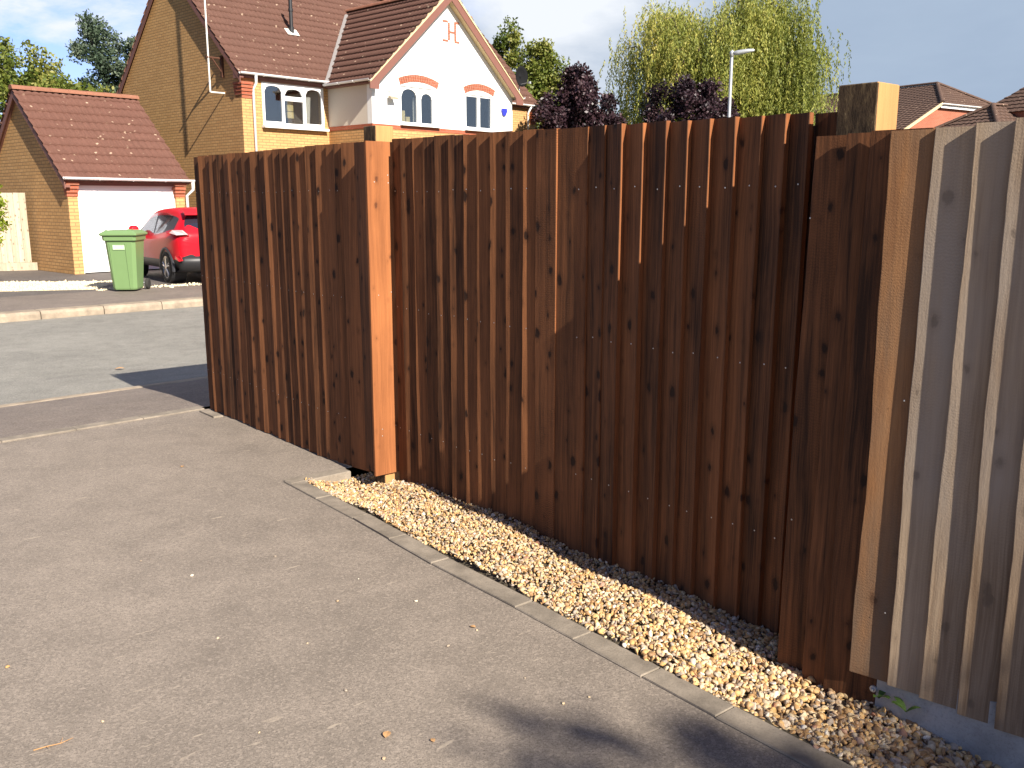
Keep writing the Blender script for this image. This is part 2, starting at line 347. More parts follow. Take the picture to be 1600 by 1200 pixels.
def np_mesh(name,V,F,mat,col=None,parent=None,smooth=False):
    me=bpy.data.meshes.new(name); n=len(V); k=F.shape[1]
    me.vertices.add(n); me.vertices.foreach_set('co',V.astype(np.float32).ravel())
    me.loops.add(F.size); me.loops.foreach_set('vertex_index',F.astype(np.int32).ravel())
    me.polygons.add(len(F)); me.polygons.foreach_set('loop_start',np.arange(0,F.size,k,dtype=np.int32))
    if smooth: me.polygons.foreach_set('use_smooth',np.ones(len(F),dtype=bool))
    me.update(calc_edges=True); me.validate()
    for m in (mat if isinstance(mat,(list,tuple)) else [mat]): me.materials.append(m)
    if col is not None:
        ca=me.color_attributes.new('bc','FLOAT_COLOR','POINT'); cc=np.ones((n,4),dtype=np.float32); cc[:,:3]=col
        ca.data.foreach_set('color',cc.ravel())
    auto_uv(me)
    o=bpy.data.objects.new(name,me); C.objects.link(o); o.parent=parent; return o
def tag(o,label=None,cat=None,group=None,kind=None):
    if label: o['label']=label
    if cat: o['category']=cat
    if group: o['group']=group
    if kind: o['kind']=kind
    return o
def empty(name,loc,rz,label,cat,group=None):
    o=bpy.data.objects.new(name,None); C.objects.link(o); o.location=loc; o.rotation_euler=(0,0,R(rz)); o.empty_display_size=.3
    return tag(o,label,cat,group)

# ---------------------------------------------------------------- ground
E_=A(-45.5); W_=A(44.5)                      # along the street (to the right) / across it (away)
def st(a,c,z): p=E_*a+W_*c; return (p.x,p.y,z)
FO=Vector((-.731,4.811,0)); FROT=-49.7        # fence frame: x along the fence to the near right, y behind it
FX=Vector((math.cos(R(FROT)),math.sin(R(FROT)),0)); FY=Vector((-FX.y,FX.x,0))
def fp(x,y,z=0.0): p=FO+FX*x+FY*y; return (p.x,p.y,z)
def sheet(name,pts,m,kind='structure',label=None):
    b=MB(); b.add(pts,[tuple(range(len(pts)))]); o=b.build(name,m); 
    if o.data.polygons[0].normal.z<0: o.data.flip_normals()
    return tag(o,kind=kind)
sheet('ground',[(-700,-700,-.34),(700,-700,-.34),(700,900,-.34),(-700,900,-.34)],GRASS)
# street strips run from a=-40 to a=60
def strip(name,prof,m,a0=-40,a1=60,n=1):
    b=MB(); vs=[]; 
    for a in np.linspace(a0,a1,n+1): vs+= [st(a,c,z) for c,z in prof]
    k=len(prof); fs=[(i*k+j,i*k+j+1,(i+1)*k+j+1,(i+1)*k+j) for i in range(n) for j in range(k-1)]
    b.add(vs,fs); o=b.build(name,m)
    if o.data.polygons[0].normal.z<0: o.data.flip_normals()
    return tag(o,kind='structure')
strip('footway',[(6.37,-.003),(7.2,-.05),(8.02,-.125)],FOOT)
strip('road',[(8.10,-.155),(9.5,-.19),(11.5,-.195),(14.46,-.205)],ROAD)
strip('kerb',[(8.0,-.30),(8.0,-.125),(8.03,-.118),(8.11,-.122),(8.115,-.30)],KERB)
strip('far_footway',[(14.74,-.082),(17.0,-.08)],FOOT)
strip('far_driveway',[(17.0,-.084),(40,-.084)],FARD,-4,12)
strip('far_ground',[(17.0,-.09),(60,-.09)],GRASS,-60,60)
# far kerb: separate stones with joints, curving very slightly
kb=MB()
for i in range(60):
    a=-12+i*.915; c=14.45
    vs=[];
    for aa in (a+.006,a+.909):
        for cc,z in ((c,-.32),(c,-.125),(c+.025,-.088),(c+.045,-.08),(c+.30,-.08),(c+.30,-.32)): vs.append(st(aa,cc,z))
    kb.add(vs,[(0,1,2,3,4,5),(11,10,9,8,7,6)]+[(j,6+j,6+(j+1)%6,(j+1)%6) for j in range(6)])
tag(kb.build('far_kerb',KERB),kind='structure')
# driveway, bounded by the fence line on the right, runs behind the camera
DRV=[fp(-2.36,.04,0),fp(-.33,.04,0),fp(-.33,-.36,0)]+[fp(x,y+.02,0) for x,y in [(-.31,-.405),(.44,-.425),(1.15,-.462),(1.7,-.468),(2.35,-.49),(2.65,-.50),(3.2,-.51),(4.4,-.53)]]
sheet('driveway',DRV+[fp(5.6,-.5,0),(6.5,-9,0),(-14,-9,0),st(-13,6.28,0),st(3.05,6.28,0)],DRIVE)
sheet('garden_ground',[fp(-2.36,.16,-.012),fp(9,.16,-.012),(40,6,-.012),(40,24,-.34),st(28,6.3,-.012),st(3.05,6.3,-.012)],EARTH)
# edging stones between driveway and footway, and around the gravel bed
def edging(name,path,w,z,L):
    b=MB()
    for (p,q) in zip(path[:-1],path[1:]):
        p=Vector(p);q=Vector(q);d=q-p;n=max(1,round(d.length/L));t=d.normalized();s_=Vector((-t.y,t.x,0))
        for i in range(n):
            a=p+d*(i/n)+t*.002; e=p+d*((i+1)/n)-t*.002; jz=z+random.uniform(-.002,.003); js=random.uniform(-.003,.003)
            o_=s_*js
            xs=[a+o_,e+o_,e+s_*w+o_,a+s_*w+o_]
            vs=[(v.x,v.y,-.12) for v in xs]+[(v.x,v.y,jz-.004) for v in xs]
            ins=.003; xi=[a+t*ins+s_*ins,e-t*ins+s_*ins,e-t*ins+s_*(w-ins),a+t*ins+s_*(w-ins)]
            vs+=[(v.x,v.y,jz) for v in xi]
            b.add(vs,[(8,9,10,11)]+[(k,(k+1)%4,4+(k+1)%4,4+k) for k in range(4)]+[(4+k,4+(k+1)%4,8+(k+1)%4,8+k) for k in range(4)])
    return tag(b.build(name,EDGE),kind='structure')
edging('driveway_edging',[st(-12,6.28,0),st(3.0,6.28,0)],.10,.008,.45)
edging('driveway_edging',[fp(-2.28,-.09,0),fp(-2.02,-.09,0)],.07,.010,.26)
EDX=[(-.31,-.405),(.44,-.425),(1.15,-.462),(1.7,-.468),(2.35,-.49),(2.65,-.50),(3.2,-.51),(4.4,-.53)]
edging('gravel_bed_edging',[fp(x,y,0) for x,y in EDX],.092,.009,.42)
edging('gravel_bed_edging',[fp(-.33,-.03,0),fp(-.33,-.40,0)],.09,.009,.38)

# gravel: a bed below and thousands of individual stones, one object
def ico(sub=1):
    bm=bmesh.new(); bmesh.ops.create_icosphere(bm,subdivisions=sub,radius=1); V=np.array([v.co[:] for v in bm.verts]); F=np.array([[v.index for v in f.verts] for f in bm.faces]); bm.free(); return V,F
def stones(name,pos,size,mat,sub=2,templates=14,flatz=.65,seed=1,parent=None):
    r=np.random.default_rng(seed); V0,F0=ico(sub); T=[]
    for i in range(templates):
        V=V0.copy(); 
        for k in range(7):       # cut by random planes for flinty facets
            n=r.normal(size=3); n/=np.linalg.norm(n); d=r.uniform(.3,.8); t=V@n; V=V-np.outer(np.maximum(t-d,0)*.92,n)
        V*=r.uniform(.75,1.3,3)*np.array([1.1,.95,flatz]); T.append(V)
    n=len(pos); ti=r.integers(0,templates,n); 
    q=r.normal(size=(n,4)); q[:,1:3]*=.45; q/=np.linalg.norm(q,axis=1)[:,None]; w,x,y,z=q.T
    Rm=np.stack([np.stack([1-2*(y*y+z*z),2*(x*y-z*w),2*(x*z+y*w)],1),np.stack([2*(x*y+z*w),1-2*(x*x+z*z),2*(y*z-x*w)],1),np.stack([2*(x*z-y*w),2*(y*z+x*w),1-2*(x*x+y*y)],1)],1)
    TV=np.stack(T)[ti]*size[:,None,None]
    V=np.einsum('nij,nkj->nki',Rm,TV)+pos[:,None,:]
    F=F0[None]+ (np.arange(n)*len(V0))[:,None,None]
    col=np.repeat(np.stack([r.random(n),r.random(n),r.random(n)],1),len(V0),axis=0)
    return np_mesh(name,V.reshape(-1,3),F.reshape(-1,3),mat,col,parent)
def stone_mat():
    m,nt,b=M('flint_gravel',.6,.35)
    at=node(nt,'Attribute',attribute_name='bc'); sp=node(nt,'SeparateColor',{0:at.outputs['Color']})
    c=ramp(nt,sp.outputs[0],[(0,(.11,.07,.045)),(.14,(.36,.19,.075)),(.3,(.60,.36,.13)),(.46,(.64,.44,.20)),(.58,(.70,.56,.35)),(.68,(.26,.215,.18)),(.78,(.45,.37,.28)),(.88,(.60,.33,.11)),(.95,(.76,.70,.58)),(1,(.30,.11,.06))])
    tc=node(nt,'TexCoord').outputs['Object']; n=noise(nt,tc,90,5,.7)
    c=mixc(nt,ramp(nt,n,[(.35,.55),(.6,0.0)]),c,(.3,.2,.11)); c=mixc(nt,ramp(nt,noise(nt,tc,140,3,.6),[(.6,0.0),(.75,.5)]),c,(.72,.66,.55))
    nt.links.new(c,b.inputs['Base Color']); bump(nt,b,n,.4,.002); return m
STONE=stone_mat()
def bed_edge(x): return np.interp(x,[p[0] for p in EDX],[p[1]+.095 for p in EDX])
def bed_h(x,y):
    h=.016+.012*np.sin(x*2.3+1)*np.sin(y*9+.6)+.012*np.sin(x*7.1+y*5)
    h+=np.clip((x-2.0)/1.0,0,1)*-.006
    h=h-.062*np.exp(-((x+.08)/.36)**2)*np.clip((y+.33)/.22,0,1)
    h=h-.016*np.clip((x-1.2)/1.0,0,1)-.03*np.clip((x-2.4)/.4,0,1)*np.clip((y+.33)/.2,0,1)
    return h
N=21000
xs=rng.uniform(-.26,4.2,N*2); ye=bed_edge(xs)
front=np.where(xs<0.0,.10,np.where(xs<2.5,.15,.02)); ys=ye+rng.random(N*2)*(front-ye)
keep=(rng.random(N*2)< (front-ye)/.62)
xs=xs[keep][:N]; ys=ys[keep][:N]
lift=rng.random(len(xs))*.012
sz=(.0042+.0085*rng.random(len(xs))**1.7)*np.interp(xs,[1.6,2.6,3.2],[1.0,1.35,1.6])
Pz=bed_h(xs,ys)+lift
P=np.array([[FO.x,FO.y,0]])+xs[:,None]*np.array(FX)[None]+ys[:,None]*np.array(FY)[None]; P[:,2]=Pz
g=stones('gravel',P,sz,STONE,2,seed=3); tag(g,kind='stuff')
g['label']='golden flint gravel filling the strip along the fence foot'
bb=MB(); nx=60;ny=8
vs=[]
for i in range(nx+1):
    x=-.28+i*(4.6/nx); e=float(bed_edge(x))
    for j in range(ny+1):
        y=e-.01+(.20-e)*j/ny; vs.append(fp(x,y,float(bed_h(x,y))-.004 if 0<j else .006))
bb.add(vs,[(i*(ny+1)+j,(i+1)*(ny+1)+j,(i+1)*(ny+1)+j+1,i*(ny+1)+j+1) for i in range(nx) for j in range(ny)])
tag(bb.build('gravel_bed',EARTH),kind='structure')
# pale gravel verge over the road
n=2600; aa=rng.uniform(2.0,7.3,n); t=rng.random(n)
lo=np.interp(aa,[2,4.9,6.3,7.3],[19.2,18.2,17.4,18.6]); hi=np.interp(aa,[2,5.6,7.3],[21.5,20.4,18.8]); cc=lo+t*(hi-lo)
ex=rng.random(n)<.10; aa=np.where(ex,rng.uniform(6.3,9.2,n),aa); cc=np.where(ex,17.2+rng.normal(0,.12,n)+ (aa-6.3)*-.1,cc)
PP=np.outer(aa,np.array(E_))+np.outer(cc,np.array(W_)); PP[:,2]=-.078
PALE=flat('pale_gravel',(.72,.62,.42),.9,.1,var=.3,vs=40)
tag(stones('pale_gravel',PP,rng.uniform(.015,.04,n),PALE,1,seed=8),kind='stuff')['label']='pale gravel verge across the road'
sheet('gravel_verge',[st(1.5,19.3,-.079),st(4.9,18.15,-.079),st(6.3,17.35,-.079),st(7.3,18.7,-.079),st(5.6,20.4,-.079),st(1.5,21.7,-.079)],PALE)

# ---------------------------------------------------------------- boards
def board(b,x0,x1,ta,tb,yb0,yb1,z0,z1,tone=None,saw=None,wav=.0025,seg=26,lean=0.0,topd=0.0,edge=None):
    """one feather-edge board: thickness ta at x0, tb at x1; backs at yb0/yb1; wavy sawn edges"""
    off=random.random(); b.col=(random.uniform(.25,.75) if tone is None else tone,off,(random.choice((0,0,.05,.1,.35))  if saw is None else saw))
    ph=[random.uniform(0,6.3) for _ in range(6)]; fr=[random.uniform(2,5),random.uniform(8,14),random.uniform(25,40)]
    vs=[]
    for i in range(seg+1):
        t=i/seg; z=z0+(z1-z0)*t
        w0=wav*(math.sin(z*fr[0]+ph[0])+.5*math.sin(z*fr[1]+ph[1])+.25*math.sin(z*fr[2]+ph[2]))
        w1=wav*(math.sin(z*fr[0]+ph[3])+.4*math.sin(z*fr[1]+ph[4]))*.5
        yw=.0015*math.sin(z*2.1+ph[5]); dx=lean*t
        zz0=z-(topd if i==seg else 0)
        vs+=[(x0+w0+dx,yb0,z),(x0+w0+dx,yb0-ta+yw+.002,z),(x0+w0+dx+.0025,yb0-ta+yw,z),((x0+x1)/2+dx,(yb0+yb1)/2-(ta+tb)/2+yw,z),(x1+w1+dx-.002,yb1-tb+yw,z),(x1+w1+dx,yb1-tb+yw+.002,zz0),(x1+w1+dx,yb1,zz0)]
    fs=[tuple(range(6,-1,-1)),tuple(seg*7+k for k in range(7))]
    for i in range(seg):
        for k in range(7): j=(k+1)%7; fs.append((i*7+k,i*7+j,i*7+7+j,i*7+7+k))
    b.add(vs,fs,0)
    if edge is not None:
        k0=len(b.m)-len(fs)
        for j in range(len(fs)-2):
            if j%7==5: b.m[k0+2+j]=edge  # right edge faces take the sunlit copy of the wood
def nails(b,x,y,zs,r=.0028):
    for z in zs:
        x_=x+random.uniform(-.006,.006); z_=z+random.uniform(-.006,.006)
        vs=[(x_+r*math.cos(k*math.pi/4),y-.0012,z_+r*math.sin(k*math.pi/4)) for k in range(8)]+[(x_,y-.002,z_)]
        b.add(vs,[(k,(k+1)%8,8) for k in range(8)],1)
def run_left(b,xs,y,z0,z1,ta=.025,tb=.005,ov=.018,special=None,nz=(),lean=0.0):
    """thick left edge lying over the thin right edge of the board before"""
    for i in range(len(xs)-1):
        x0,x1=xs[i],xs[i+1]+ov; zb=z0 if not callable(z0) else z0(x0); zt_=z1 if not callable(z1) else z1(x0)
        sp=(special or {}).get(i,{})
        a=sp.get('ta',ta*random.uniform(.85,1.12)); t=sp.get('tb',tb)
        yy=y+sp.get('dy',0)
        board(b,x0,x1,a,t,yy-(t+.001 if i else 0),yy,zb+random.uniform(-.002,.002),zt_+random.uniform(-.003,.003),sp.get('tone'),sp.get('saw'),sp.get('wav',.0028),lean=lean)
        if nz: nails(b,x0+.03,y-tb-a*.92,nz)
def run_right(b,xs,y,z0,z1,ta=.006,tb=.024,ov=.018,special=None,nz=()):
    for i in range(len(xs)-1):
        x0,x1=xs[i]-ov,xs[i+1]; zb=z0 if not callable(z0) else z0(x0); zt_=z1 if not callable(z1) else z1(x0)
        sp=(special or {}).get(i,{}); t=sp.get('tb',tb*random.uniform(.85,1.12))
        board(b,x0,x1,sp.get('ta',ta),t,y,y-ta-.001,zb+random.uniform(-.002,.002),zt_+random.uniform(-.003,.003),sp.get('tone'),sp.get('saw'),sp.get('wav',.0015),edge=2)
        if nz: nails(b,x1-.03,y-tb-.006,nz)

# --- left fence with its boxed end
fe=empty('closeboard_fence',fp(-2.3,.03),FROT,'long dark brown close-board fence ending at the bright orange end board, beside the road corner','fence')
off=Vector((2.3,-.03,0))     # fence-frame point -> local: x+2.3, y-.03
b=MB(); xs=[-2.318,-2.215,-2.13,-2.037,-1.93,-1.84,-1.735,-1.62,-1.52,-1.40,-1.295,-1.202,-1.092,-.995,-.891,-.79,-.682,-.57,-.461,-.363,-.276,-.146]
run_left(b,[x+2.3 for x in xs],0,lambda x:.006 if x<1.85 else .022,1.805,nz=(.3,.98,1.56),special={0:dict(tone=.25),2:dict(ta=.009),5:dict(ta=.010),10:dict(ta=.012),18:dict(ta=.013),20:dict(ta=.022,tb=.010,tone=.9,saw=.2)})
board(b,-.165+2.3,.0+2.3-.001,.012,.022,-.002,-.002,.036,1.802,tone=.45)
b.build('boards',[WOOD,NAIL],fe,fixn=True)
b=MB(); board(b,0,.176,.017,.017,0,0,.036,1.802,tone=.6,saw=.05,wav=.0004); nails(b,.045,-.017,(.26,.29,1.02,1.6)); nails(b,.13,-.017,(.3,1.03,1.6,1.63))
e=b.build('end_board',[WOODSUN,NAIL],fe); e.rotation_euler=(0,0,R(90)); e.location=(2.3,-.055,0); tag(e,'bright orange vertical end board facing the sun')
for z in (.28,.95,1.55):
    b=MB(); b.col=(.4,z,.1); b.box(-.0,2.18,.004,.05,z,z+.09); b.build('rail',WOOD,fe)
# return panel going away from the corner
b=MB(); x=0
k=0
while k<14:
    board(b,k*.118,k*.118+.135,.018,.008,-(.009 if k else 0),0,-.02,1.805); k+=1
rt=b.build('return_boards',[WOOD,NAIL],fe); rt.rotation_euler=(0,0,R(90)); rt.location=(.005,.012,0)
b=MB(); b.col=(.4,.3,.1); b.cham(.03,.13,.06,.16,-.1,1.78,.004); b.build('corner_post',WOOD,fe)

def post(x0,x1,y0,y1,top,label,dark_side=True):
    e=empty('fence_post',fp((x0+x1)/2,(y0+y1)/2),FROT,label,'post'); w=(x1-x0)/2; d=(y1-y0)/2
    b=MB(); b.col=(.6,random.random(),.15); c=.003
    b.cham(-w,w,-d,d,-.3,top,c)
    o=b.build('post_shaft',[POSTW,POSTD],e,fixn=True)
    for p in o.data.polygons:
        if p.normal.y<-.7 : p.material_index=1
    return e
post(-.117,-.003,.045,.155,1.882,'square timber post rising behind the orange end board')
post(2.603,2.728,.022,.147,1.838,'square timber post rising behind the fence next to the pale grey boards')

# --- double gate
def leaf(x0,label):
    return empty('boarded_gate',fp(x0,.13),FROT,label,'gate','pair of brown boarded gates')
ga=leaf(.04,'left brown gate leaf with bright lit strips, between orange end board and central gap')
xa=[.036,.132,.24,.334,.44,.543,.653,.753,.855,.966,1.081,1.165]
b=MB(); run_left(b,[x-.04 for x in xa],0,-.02,lambda x:1.812-.014*x,nz=(.3,.95,1.55),special={0:dict(ta=.014,tone=.5),10:dict(tone=.8)})
board(b,1.165-.04,1.292-.04,.021,.020,-.006,-.006,-.02,1.795,tone=.75,saw=1.0,wav=.001,edge=2)
b.build('boards',[WOOD,NAIL,WOODSUN],ga)
gb=leaf(1.305,'right brown gate leaf in shade with thin sunlit orange board edges')
xb=[1.305,1.462,1.558,1.66,1.766,1.877,1.979,2.075,2.181,2.283,2.379,2.462]
b=MB(); run_right(b,[x-1.305 for x in xb],0,-.02,lambda x:1.793-.014*x,nz=(.35,.95,1.55),special={0:dict(tb=.009,ta=.02,saw=.6),1:dict(tb=.012)})
board(b,2.452-1.305,2.60-1.305,.012,.012,.028,.028,-.02,1.775,tone=.2)
b.build('boards',[WOOD,NAIL,WOODSUN],gb)
b=MB(); b.col=(.2,.5,.1); b.box(1.12,1.27,.03,.07,-.0,1.74); b.build('stile',WOOD,gb)
for gt,w_ in ((ga,1.25),(gb,1.2)):
    for z in (.25,.9,1.5):
        b=MB(); b.col=(.3,z,.1); b.box(.01,w_-.06,.004,.05,z,z+.1); b.build('rail',WOOD,gt)

# --- fence section right of the gate: brown boards, amber board, grey boards on a concrete gravel board
fr=empty('closeboard_fence',fp(2.585,-.024),FROT,'short dark brown fence section with frayed first board, right of the gate','fence')
b=MB(); bx=2.585
run_left(b,[2.553-bx,2.660-bx,2.742-bx,2.890-bx],0,-.07,1.692,ta=.020,tb=.014,ov=.02,nz=(.5,1.45),lean=.028,special={0:dict(tone=.45,saw=.55,ta=.024,tb=.012,wav=.002),1:dict(tone=.42,ta=.016,tb=.012,dy=-.011),2:dict(tone=.35,ta=.016,tb=.012,dy=-.022)})
b.build('boards',[WOOD,NAIL],fr)
b=MB(); b.col=(.3,.2,.1); b.box(.05,.3,.004,.022,.9,1.0); b.build('rail',WOOD,fr)
fg=empty('closeboard_fence',fp(2.84,-.04),FROT,'pale grey weathered fence with an amber first board, standing on concrete','fence')
b=MB(); board(b,-.004,.125,.025,.010,-.018,-.006,.082,1.69,tone=.65,saw=.35,wav=.004); nails(b,.09,-.034,(.3,.95))
o=b.build('first_board',[WOODR,NAIL],fg); tag(o,'rough amber coloured board beside the grey ones')
b=MB(); xg=[2.948,3.052,3.152]+[3.252+.1*i for i in range(26)]
xr=[x-2.84 for x in xg]
for i in range(len(xr)-1):
    board(b,xr[i],xr[i+1]+.018,.021 if i else .021,.009,-.012,-.002,.083+.002*math.sin(i*2.1),1.692+.006*min(i,2),tone=[.75,.5,.45][i] if i<3 else None,saw=.25,wav=.0032)
b.build('boards',[WOODG,NAIL],fg)
b=MB(); b.col=(.4,.2,.1)
for z in (.3,.9,1.45): b.box(.1,2.6,.006,.05,z,z+.08)
b.build('rail',WOODG,fg)
b=MB(); b.cham(0.035,2.7,-.016,.03,-.16,.155,.006); cb=b.build('gravel_board',GRAVB,fg)
b=MB(); b.tube([(.062,-.016,.043),(.062,-.022,.043)],[.011,.010],12); b.tube([(.062,-.022,.043),(.062,-.030,.043)],[.006,.004],8); b.build('bolt',STEEL,cb,smooth=False)

# ---------------------------------------------------------------- buildings
def arch_pts(x0,x1,z0,z1,rise,n=10,kind='round'):
    pts=[(x0,z0),(x1,z0),(x1,z1-rise)]
    for i in range(1,n):
        t=i/n; x=x1+(x0-x1)*t
        pts.append((x,z1-rise+rise*math.sqrt(max(0,1-(2*t-1)**2))**(1.0 if kind=='round' else .8)))
    pts.append((x0,z1-rise)); return pts
def rect(x0,x1,z0,z1): return [(x0,z0),(x1,z0),(x1,z1),(x0,z1)]
def tile_slope(name,o,ux,sl,L,Sl,mat,parent,gauge=.30,period=.155,amp=.012,step=.045,cols=8,stag=0):
    """profiled tiles: o lower-left corner, ux unit along eaves, sl unit up the slope"""
    o=np.array(o,float);ux=np.array(ux,float);sl=np.array(sl,float); nn=np.cross(ux,sl); nn/=np.linalg.norm(nn)
    if nn[2]<0: nn=-nn
    nc=max(2,int(L/period*cols)); X=np.linspace(0,L,nc+1); ph=X/period*2*np.pi
    wave=amp*(np.sin(ph)+.35*np.sin(2*ph+.8)); ncr=int(math.ceil(Sl/gauge)); V=[];F=[];k=0
    for i in range(ncr):
        s0=i*gauge; s1=min(Sl,s0+gauge+.01)
        for s,h in ((s0,-.012),(s0,step),(s1,.004)):
            V.append(o+np.outer(X,ux)+sl*s+np.outer(wave+h if h>-.01 else wave*1.0+h,nn))
        a=k+np.arange(nc); w=nc+1
        F.append(np.stack([a,a+1,a+w+1,a+w],1)); F.append(np.stack([a+w,a+w+1,a+2*w+1,a+2*w],1)); k+=3*w
    ob=np_mesh(name,np.concatenate(V),np.concatenate(F),mat,parent=parent); return ob
def ridge(name,p,q,mat,parent,r=.11,L=.42):
    b=MB(); p=Vector(p);q=Vector(q);d=q-p;n=max(1,round(d.length/L)); 
    side=d.cross(Vector((0,0,1))).normalized(); upv=side.cross(d).normalized()
    if upv.z<0: upv=-upv
    for i in range(n):
        a=p+d*(i/n); e=p+d*((i+1)/n)+d.normalized()*.02; vs=[]
        for pt,rr in ((a,r*1.06),(e,r)):
            for k in range(9):
                an=math.pi*k/8; vs.append(pt+side*math.cos(an)*rr+upv*(math.sin(an)*rr*.9-.03))
        b.add(vs,[(k,k+1,k+10,k+9) for k in range(8)]+[tuple(range(9)),tuple(range(17,8,-1))])
    return b.build(name,mat,parent)
def gutter(name,p,q,parent,r=.056,mat=None):
    """half-round gutter along p-q"""
    b=MB(); p=Vector(p);q=Vector(q);d=(q-p).normalized(); s_=d.cross(Vector((0,0,1))).normalized(); vs=[]
    for pt in (p,q):
        for k in range(9):
            an=math.pi*k/8; vs.append(pt+s_*math.cos(an)*r-Vector((0,0,1))*math.sin(an)*r)
        for k in range(8,-1,-1):
            an=math.pi*k/8; vs.append(pt+s_*math.cos(an)*(r-.006)-Vector((0,0,1))*math.sin(an)*(r-.006))
    b.add(vs,[(k,(k+1)%18,18+(k+1)%18,18+k) for k in range(18)]+[tuple(range(18)),tuple(range(35,17,-1))])
    n=int((q-p).length//.9)
    for i in range(1,n+1):
        c=p+(q-p)*(i/(n+1)); pts=[c+s_*math.cos(math.pi*k/8)*(r+.006)-Vector((0,0,1))*math.sin(math.pi*k/8)*(r+.006) for k in range(9)]
        b.tube(pts,.008,5)
    return b.build(name,mat or UPVC,parent)

# garage -------------------------------------------------------------
GR=47.5
gar=empty('brick_garage',(-9.652,20.319,-.08),GR,'small buff brick garage with red-brown tiled roof and white up-and-over door','garage')
Wg,Dg=2.72,4.5; EZ=2.13
b=MB()
# side gable walls, front piers, back wall
gz=lambda y: 2.08+ (min(y,Dg-y))*.862
for x0,x1 in ((0,.1),(Wg-.1,Wg)):
    b.prism([(x0,0,-.1),(x0,Dg,-.1),(x0,Dg,2.10),(x0,Dg/2,2.10+Dg/2*.862),(x0,0,2.10)],(x1-x0,0,0))
b.box(.1,Wg-.1,Dg-.1,Dg,-.1,2.08); b.box(.1,.215,0,.2,-.1,1.78); b.box(Wg-.215,Wg-.1,0,.2,-.1,1.78)
b.build('brick_wall',BRICK,gar)
b=MB(); b.box(.0,.216,-.006,.19,1.70,1.9); b.build('pier_head',BRICK,gar)
for xx in (0,Wg-.22):
    b=MB()
    for i in range(4): b.box(xx-.02-.012*i,xx+.225,-.02-.032*i,.1,1.69+i*.082,1.69+i*.082+.068)
    b.build('brick_corbel',REDB,gar)
# door
b=MB(); b.box(.215,Wg-.215,.10,.12,.02,1.94); 
for i in range(8):
    pass
b.box(.215,Wg-.215,.092,.10,1.60,1.612); b.box(.215,.255,.07,.10,0,1.94); b.box(Wg-.255,Wg-.215,.07,.10,0,1.94); b.box(.255,Wg-.255,.07,.10,1.885,1.94)
for cx in (.62,Wg-.62):
    for k in range(5):
        an=R(20+k*35); b.box(-.004,.004,-.001,.012,.02,.13,xf=Matrix.Translation((cx,.088,1.70))@Matrix.Rotation(an-R(90),4,'Y'))
dr=b.build('garage_door',DOORW,gar)
b=MB(); b.tube([(Wg/2-.05,.09,.9),(Wg/2-.05,.06,.9)],.012,8); b.tube([(Wg/2-.09,.055,.9),(Wg/2-.01,.055,.9)],.01,8); b.build('handle',BLKP,dr)
b=MB(); b.box(.2,Wg-.2,-.03,.09,1.93,2.05); b.build('lintel_board',FASC,gar)
b=MB(); b.box(-.09,Wg+.09,-.10,-.075,1.98,2.10); b.box(-.09,Wg+.09,-.075,-.002,1.975,1.99); b.build('fascia',FASC,gar)
cs=math.cos(math.atan(.862)); sn=math.sin(math.atan(.862))
ov=.17; Lg=(Dg/2+ov)/cs
rf=tile_slope('tiled_roof',(-.13,-ov,2.13-ov*.862+.03),(1,0,0),(0,cs,sn),Wg+.22,Lg,TILEG,gar)
tile_slope('tiled_roof',(-.13,Dg+ov,2.13-ov*.862+.03),(1,0,0),(0,-cs,sn),Wg+.22,Lg,TILEG,gar,cols=4)
ridge('ridge_tiles',(-.14,Dg/2,2.13+Dg/2*.862+.05),(Wg+.10,Dg/2,2.13+Dg/2*.862+.05),RIDGE,rf)
for s_ in (1,-1):
    b=MB(); y0=-.16 if s_>0 else Dg+.16; p0=Vector((-.11,y0,2.12-.16*.862)); p1=Vector((-.11,Dg/2,2.12+Dg/2*.862))
    b.prism([p0+Vector((0,0,-.13)),p0+Vector((0,0,.015)),p1+Vector((0,0,.015)),p1+Vector((0,0,-.15))],(.02,0,0)); b.build('bargeboard',FASC,gar)
    b=MB(); b.prism([p0+Vector((.02,0,-.1)),p0+Vector((.02,0,-.09)),p1+Vector((.02,0,-.09)),p1+Vector((.02,0,-.1))],(.11,0,0)); b.build('soffit',FASC,gar)
gutter('gutter',(-.13,-.215,2.10),(Wg+.20,-.215,2.085),gar)
b=MB(); b.tube([(Wg+.12,-.215,2.03),(Wg+.12,-.21,1.86),(Wg+.05,-.03,1.72),(Wg+.05,-.03,.05)],.034,10); b.build('downpipe',UPVC,gar,smooth=True)

# big house ----------------------------------------------------------
HB=-.08
hs=empty('detached_house',(-7.109,25.097,HB),GR,'two-storey buff brick house with white rendered front gable and brown tiled roofs','house')
D=6.74; WH=11.75; SL=.97; RZ=4.87-HB-.08; EAV=4.92
b=MB()
# left gable end (faces the garage)
b.prism([(0,0,0),(0,D,0),(0,D,EAV),(0,D/2,EAV+D/2*SL),(0,0,EAV)],(.25,0,0))
b.prism([(WH-.25,0,0),(WH-.25,D,0),(WH-.25,D,EAV),(WH-.25,D/2,EAV+D/2*SL),(WH-.25,0,EAV)],(.25,0,0))
b.box(.25,WH-.25,D-.25,D,0,EAV)
b.plate(rect(.25,WH-.25,0,EAV),[rect(.62,2.62,3.60,4.72)],0,.25)
b.build('brick_wall',BRICK,hs)
